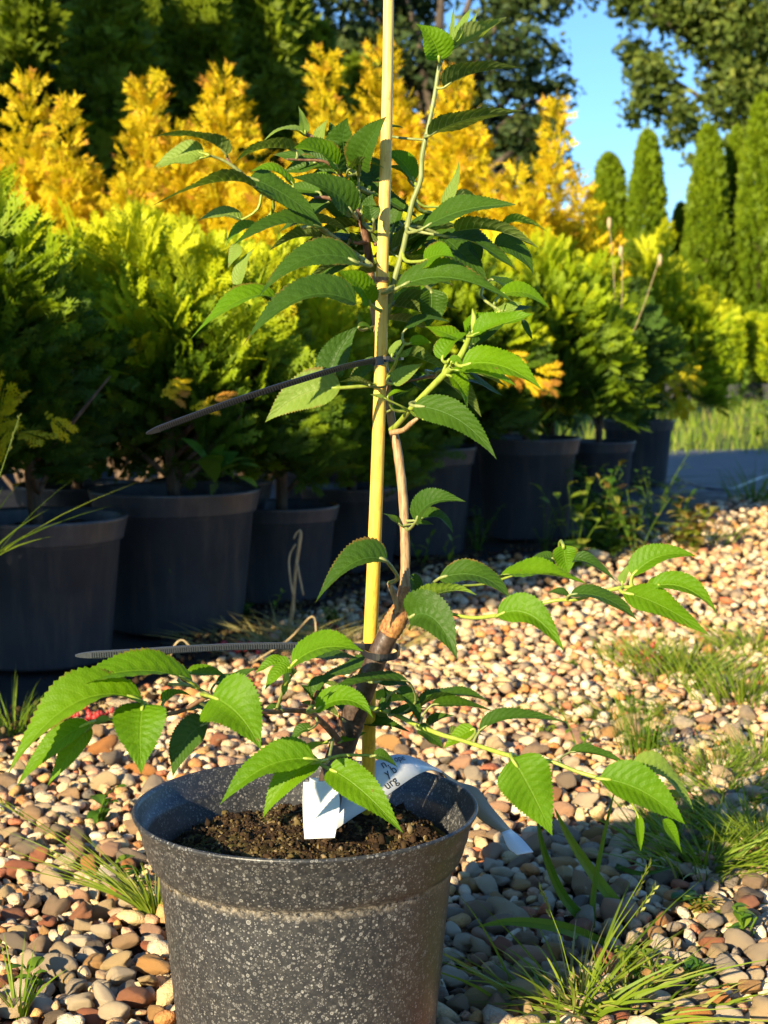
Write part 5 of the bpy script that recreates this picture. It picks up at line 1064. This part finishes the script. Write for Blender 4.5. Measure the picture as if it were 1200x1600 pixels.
# broad blades in the pot's shade, right of the pot
def blade(px0, py0, pts_, w, label, t=.3, z0=0):
    q = gnd(px0, py0); P = catmull([q] + [at(x, y, Y) for x, y, Y in pts_], 6); mb = MB(); n_ = len(P); A = []; C_ = []; B = []
    for i, p in enumerate(P):
        d = (P[min(i + 1, n_ - 1)] - P[max(i - 1, 0)]).normalized(); s = d.cross((CAMP - p).normalized()).normalized(); s = (s + Vector((0, .35, 0))).normalized(); ww = w * .5 * (1 - (i / (n_ - 1)) ** 2.2) + 1e-5
        f = Vector((0, .25, -.1)) * ww; A.append(p + s * ww - f); B.append(p - s * ww - f); C_.append(p + f)
    mb.strip(A, C_, t=t); mb.strip(C_, B, t=t); o = link('broad_leaf_grass', mb.mesh('broad_leaf_grass', M['weed'], True)); o.data.transform(Matrix.Translation(-q)); o.location = q; tag(o, label, 'grass', 'broad grass blades right of the front pot'); return o
blade(925, 1450, [(880, 1400, 1.36), (850, 1330, 1.34), (838, 1270, 1.33)], .010, 'broad blue green blade leaning left towards the hanging label', .55)
blade(985, 1440, [(930, 1370, 1.4), (890, 1310, 1.39), (866, 1262, 1.38)], .012, 'broad blade crossing behind the largest lower right leaf', .8)
blade(925, 1450, [(928, 1390, 1.38), (945, 1300, 1.38), (963, 1225, 1.38)], .006, 'tall narrow stem rising to the lower right branch', .7)
blade(950, 1480, [(880, 1450, 1.3), (800, 1440, 1.3), (745, 1448, 1.3)], .012, 'blade lying flat in the shade towards the pot', .75)
blade(1050, 1452, [(1100, 1440, 1.38), (1150, 1420, 1.4), (1205, 1412, 1.42)], .013, 'wide sunlit leaf blade at the right photo edge', .75)
blade(945, 1345, [(1000, 1365, 1.45), (1060, 1352, 1.48)], .006, 'thin stalk lying across the shaded stones', .3)
blade(1040, 1500, [(1100, 1515, 1.3), (1180, 1530, 1.3), (1230, 1532, 1.3)], .004, 'thin pale blade lying across the stones at the lower right', .85)
leafy_weed(150, 1300, 'small round leaved weed left of the front pot', 4, .032, .045, 31, (.3, .6), w=.6)
leafy_weed(60, 1560, 'broad leaved seedling near the bottom left corner', 4, .022, .03, 61, (.5, .7), stalks=2, w=.6)
leafy_weed(205, 1400, 'small broad leaved weed behind the grass tuft left of the pot', 5, .022, .035, 62, (.5, .8), stalks=3, w=.55)
leafy_weed(245, 985, 'low leafy weed in the shade before the widest pot', 6, .04, .07, 63, (.3, .6), stalks=5, w=.5)
leafy_weed(340, 965, 'airy weed leaning on the right side of the widest pot', 8, .03, .13, 64, (.4, .8), stalks=5, w=.35)
leafy_weed(1100, 1290, 'leafy seedling in front of the dense bright grass clump', 5, .02, .03, 65, (.5, .8), stalks=4, w=.6)
leafy_weed(1165, 1480, 'small leafy weed at the lower right edge among stones', 5, .02, .03, 66, (.4, .8), stalks=3, w=.6)
leafy_weed(905, 1185, 'yellow flowering weed in the gravel under the right branches', 5, .022, .05, 32, (.6, .95), w=.5)
leafy_weed(990, 1120, 'green weed sprig between grass and gravel at the right', 4, .025, .05, 33, (.5, .8), w=.6)
leafy_weed(812, 1130, 'single yellow leaf sprout in the middle of the gravel', 2, .02, .03, 34, (.85, .92), stalks=1, w=.5)
leafy_weed(925, 872, 'bright weed cluster on the gravel edge right of the scuffed pot', 8, .04, .09, 35, (.5, .9), stalks=6, w=.5)
leafy_weed(985, 858, 'second bright weed cluster right along the gravel edge', 8, .04, .10, 36, (.4, .9), stalks=7, w=.4)
leafy_weed(1062, 822, 'leafy weed cluster at the end of the gravel edge', 9, .05, .12, 37, (.4, .9), stalks=7, w=.4)
leafy_weed(1020, 835, 'tall weed with round heads in front of the last pots', 10, .035, .24, 38, (.3, .9), stalks=8, w=.35)
leafy_weed(950, 850, 'fuzzy green weed between the scuffed pot and the last pots', 12, .03, .20, 39, (.1, .8), stalks=12, w=.3)
leafy_weed(660, 895, 'upright sprout with lime leaves behind the cherry stem', 8, .03, .12, 40, (.6, .92), stalks=3, w=.35, upright=2.5)
leafy_weed(710, 905, 'lime sprout right of the thin cherry stem', 6, .035, .10, 41, (.7, .92), stalks=2, w=.3, upright=2.5)
leafy_weed(745, 870, 'dark feathery weed between two pots', 10, .03, .12, 42, (0, .5), stalks=9, w=.3)
leafy_weed(850, 870, 'thin branching weed at the foot of the scuffed pot', 6, .02, .13, 43, (.3, .9), stalks=5, w=.3)
leafy_weed(520, 990, 'small mossy sedum clump behind the stake', 14, .012, .04, 44, (.3, .9), stalks=14, w=.6)
leafy_weed(370, 985, 'low dark leaved weed at the foot of the widest pot', 6, .04, .04, 45, (.05, .5), stalks=6, w=.7)
leafy_weed(425, 970, 'lime sprig on a red stem beside the bent dry stalk', 9, .018, .075, 46, (.8, .93), stalks=1, w=.45, upright=1.8)
leafy_weed(128, 1075, 'single upright leaf behind the left cherry leaves', 2, .04, .03, 47, (.3, .7), stalks=1, w=.5, upright=2)
leafy_weed(290, 1000, 'thin seeding weed in front of the widest pot', 5, .016, .20, 48, (.2, .8), stalks=3, w=.25)
leafy_weed(1085, 1430, 'crumpled green leaf weed on the lower right stones', 4, .03, .02, 49, (.2, .5), stalks=2, w=.6)
leafy_weed(1150, 640, 'weeds growing in the far grass strip near the right edge', 10, .12, .4, 50, (.4, .9), stalks=9, w=.3)
leafy_weed(1185, 690, 'tall weeds in the grass strip at the right edge', 10, .1, .35, 51, (.4, .9), stalks=9, w=.3)
leafy_weed(300, 760, 'broad leaved weeds growing in the widest black pot', 3, .085, .045, 52, (.35, .6), stalks=4, w=.42, loc=at(335, 757, 2.62) , upright=1.6)
leafy_weed(430, 760, 'long leaf arching right over the rim of the widest pot', 1, .12, .03, 53, (.5, .7), stalks=2, w=.3, loc=at(365, 752, 2.62), upright=.5)
leafy_weed(690, 700, 'weeds in the pot right of the thin cherry stem', 6, .09, .05, 54, (.05, .4), stalks=5, w=.4, loc=at(690, 700, 4.0))
leafy_weed(860, 680, 'brown stemmed weeds standing in the scuffed rim pot', 10, .05, .34, 55, (.2, .9), stalks=7, w=.3, loc=at(855, 685, 4.25), upright=1)
# tall thistle-like stalk over the right shrubs
q = at(945, 620, 4.3); e = empty('thistle', q); tag(e, 'dry thistle stalk with pale heads sticking up over the right shrubs', 'weed')
mb = MB(); P0 = Vector((0, 0, 0))
for (x, y) in ((952, 350), (972, 395), (1030, 405)):
    tp = at(x, y, 4.3) - q; mb.tube(catmull([P0, tp * .5 + Vector((.02, 0, .03)), tp], 5), .0010, 5, t=.9)
link('stalk', mb.mesh('stalk', M['straw'], True), e)
for (x, y) in ((952, 348), (970, 392), (1031, 405)):
    mb = MB(); tp = at(x, y, 4.3) - q; mb.tube([tp - Vector((0, 0, .02)), tp - Vector((0, 0, .008)), tp + Vector((0, 0, .006)), tp + Vector((0, 0, .014))], [.002, .006, .0065, .003], 8); link('flower_head', mb.mesh('flower_head', M['straw'], True), e)
# bent dry stalk and straws
e = empty('dry_stalk', gnd(448, 1000)); tag(e, 'bent brown dry stalk standing in front of the smaller pot', 'weed', 'dry stalks by the fabric edge')
mb = MB(); mb.tube(catmull([gnd(448, 1000), at(457, 950, 2.75), at(462, 890, 2.72), at(470, 834, 2.7), at(464, 832, 2.7), at(459, 842, 2.7)], 5), [.0042] * 6 + [.0030] * 10 + [.0018] * 10, 6)
mb.tube(catmull([at(462, 850, 2.7), at(452, 870, 2.7), at(453, 900, 2.7), at(458, 930, 2.7)], 4), .0018, 5); mb.tube(catmull([at(464, 880, 2.7), at(470, 910, 2.7), at(474, 930, 2.7)], 4), .0018, 5)
link_world('stalk', mb.mesh('stalk', M['straw'], True), e)
for i, (pl, lab) in enumerate([([(395, 1035, 2.5), (450, 1000, 2.45), (488, 963, 2.4), (494, 998, 2.4)], 'sharply bent straw left of the stake'), ([(262, 1042, 2.35), (272, 1010, 2.3), (285, 1000, 2.3), (298, 1012, 2.3)], 'curled pale dry twig above the left leaves'), ([(500, 1010, 2.4), (520, 985, 2.4), (505, 1005, 2.4)], 'short straw lying by the red sedum'), ([(420, 1030, 2.35), (520, 1022, 2.4), (640, 1040, 2.3), (760, 1045, 2.25)], 'long flat straw on the gravel behind the cherry stem')]):
    e = empty('dry_stalk', at(*pl[0])); tag(e, lab, 'weed', 'dry stalks by the fabric edge'); mb = MB(); mb.tube(catmull([at(*p) for p in pl], 5), .0013, 5); link_world('stalk', mb.mesh('stalk', M['straw'], True), e)
for (x, y, n_, lab) in ((378, 1030, 26, 'crimson sedum patch just above the left cherry leaves'), (505, 1000, 14, 'red sedum dots beside the dry grass left of the stake'), (1012, 1040, 16, 'dark red leaves of a small weed in the right gravel'), (130, 1140, 20, 'red brown sprouts under the left cherry leaves')):
    q = gnd(x, y); g = random.Random(x); mb = MB()
    for k in range(n_):
        c = Vector((g.gauss(0, .022), g.gauss(0, .02), g.uniform(.003, .02))); r_ = g.uniform(.003, .006); mb.tube([c - Vector((0, 0, r_)), c, c + Vector((g.uniform(-1, 1) * r_, 0, r_ * 1.3))], [r_ * .5, r_, r_ * .2], 6)
    tag(link('red_sedum', mb.mesh('red_sedum', M['sedum_red'], True), None, (q.x, q.y, .008)), lab, 'plant', 'red sedum patches', kind='stuff')
# pale boulder
mb_v = pebble_shape(V3, 77) * .042; q = gnd(925, 885); tag(link('stone', np_mesh('stone', mb_v * (1.1, .8, 1.0), F3, M['pebble'], smooth=True), None, (q.x, q.y, .022)), 'fist sized pale stone on the gravel edge behind the right branch', 'stone')
# leaf litter / dirt crumbs on the fabric edge
g = np.random.default_rng(9); Vs = []; Fs = []; Ts = []; off = 0
for k in range(3000):
    y = g.uniform(1.6, 4.4); x = border(y) + g.normal(-.01, .045); s = g.uniform(.002, .007); v = V1 * g.uniform(.4, 1.2, 3) * s + np.array([x, y, .008 + s * .2 + (0.012 if x < border(y) else 0)]); Vs.append(v); Fs.append(F1 + off); off += len(v); Ts.append(np.full(len(v), g.random()))
tag(link('dirt_crumbs', np_mesh('dirt_crumbs', np.vstack(Vs), np.vstack(Fs), M['crumb'], tint=np.concatenate(Ts)), None), 'soil crumbs and bark bits along the fabric edge', 'litter', kind='stuff')
g = random.Random(21); mb = MB()
for k in range(900):
    y = g.uniform(1.1, 4.2); x = g.uniform(max(border(y), -.25 * y - .1), .25 * y + .1); L = g.uniform(.004, .016) * (2.0 if g.random() < .12 else 1); a_ = g.uniform(0, 6.28); d = Vector((math.cos(a_), math.sin(a_), g.uniform(-.15, .25))) * L; s_ = Vector((-math.sin(a_), math.cos(a_), g.uniform(-.4, .4))) * L * g.choice([.08, .1, .3])
    p = Vector((x, y, g.uniform(.011, .017))); mb.strip([p - s_, p + d * .5 - s_ * 1.3 + Vector((0, 0, .002)), p + d], [p + s_, p + d * .5 + s_ * 1.3, p + d * 1.02], t=g.random())
tag(link('plant_litter', mb.mesh('plant_litter', M['straw'])), 'dry leaf and straw scraps scattered over the gravel', 'litter', kind='stuff')
# far grass strip
g = random.Random(77); mb = MB()
for k in range(5200):
    y = g.uniform(7.9, 15.6); x = g.uniform(.9, 5.6) * y / 10; L = g.uniform(.05, .16); a = g.uniform(0, 6.28); d = Vector((math.cos(a) * .4, math.sin(a) * .4, 1)) * L; s = Vector((math.sin(a), -math.cos(a), 0)) * .006 * (y / 10)
    p = Vector((x, y, -.02)); mb.strip([p - s, p + d], [p + s, p + d * 1.01], t=g.uniform(.3, 1) ** .8)
tag(link('far_grass', mb.mesh('far_grass', M['grass'])), 'rough sunlit grass between the grey walkway and the hedge', 'grass', kind='stuff')
print('objects', len(bpy.data.objects))
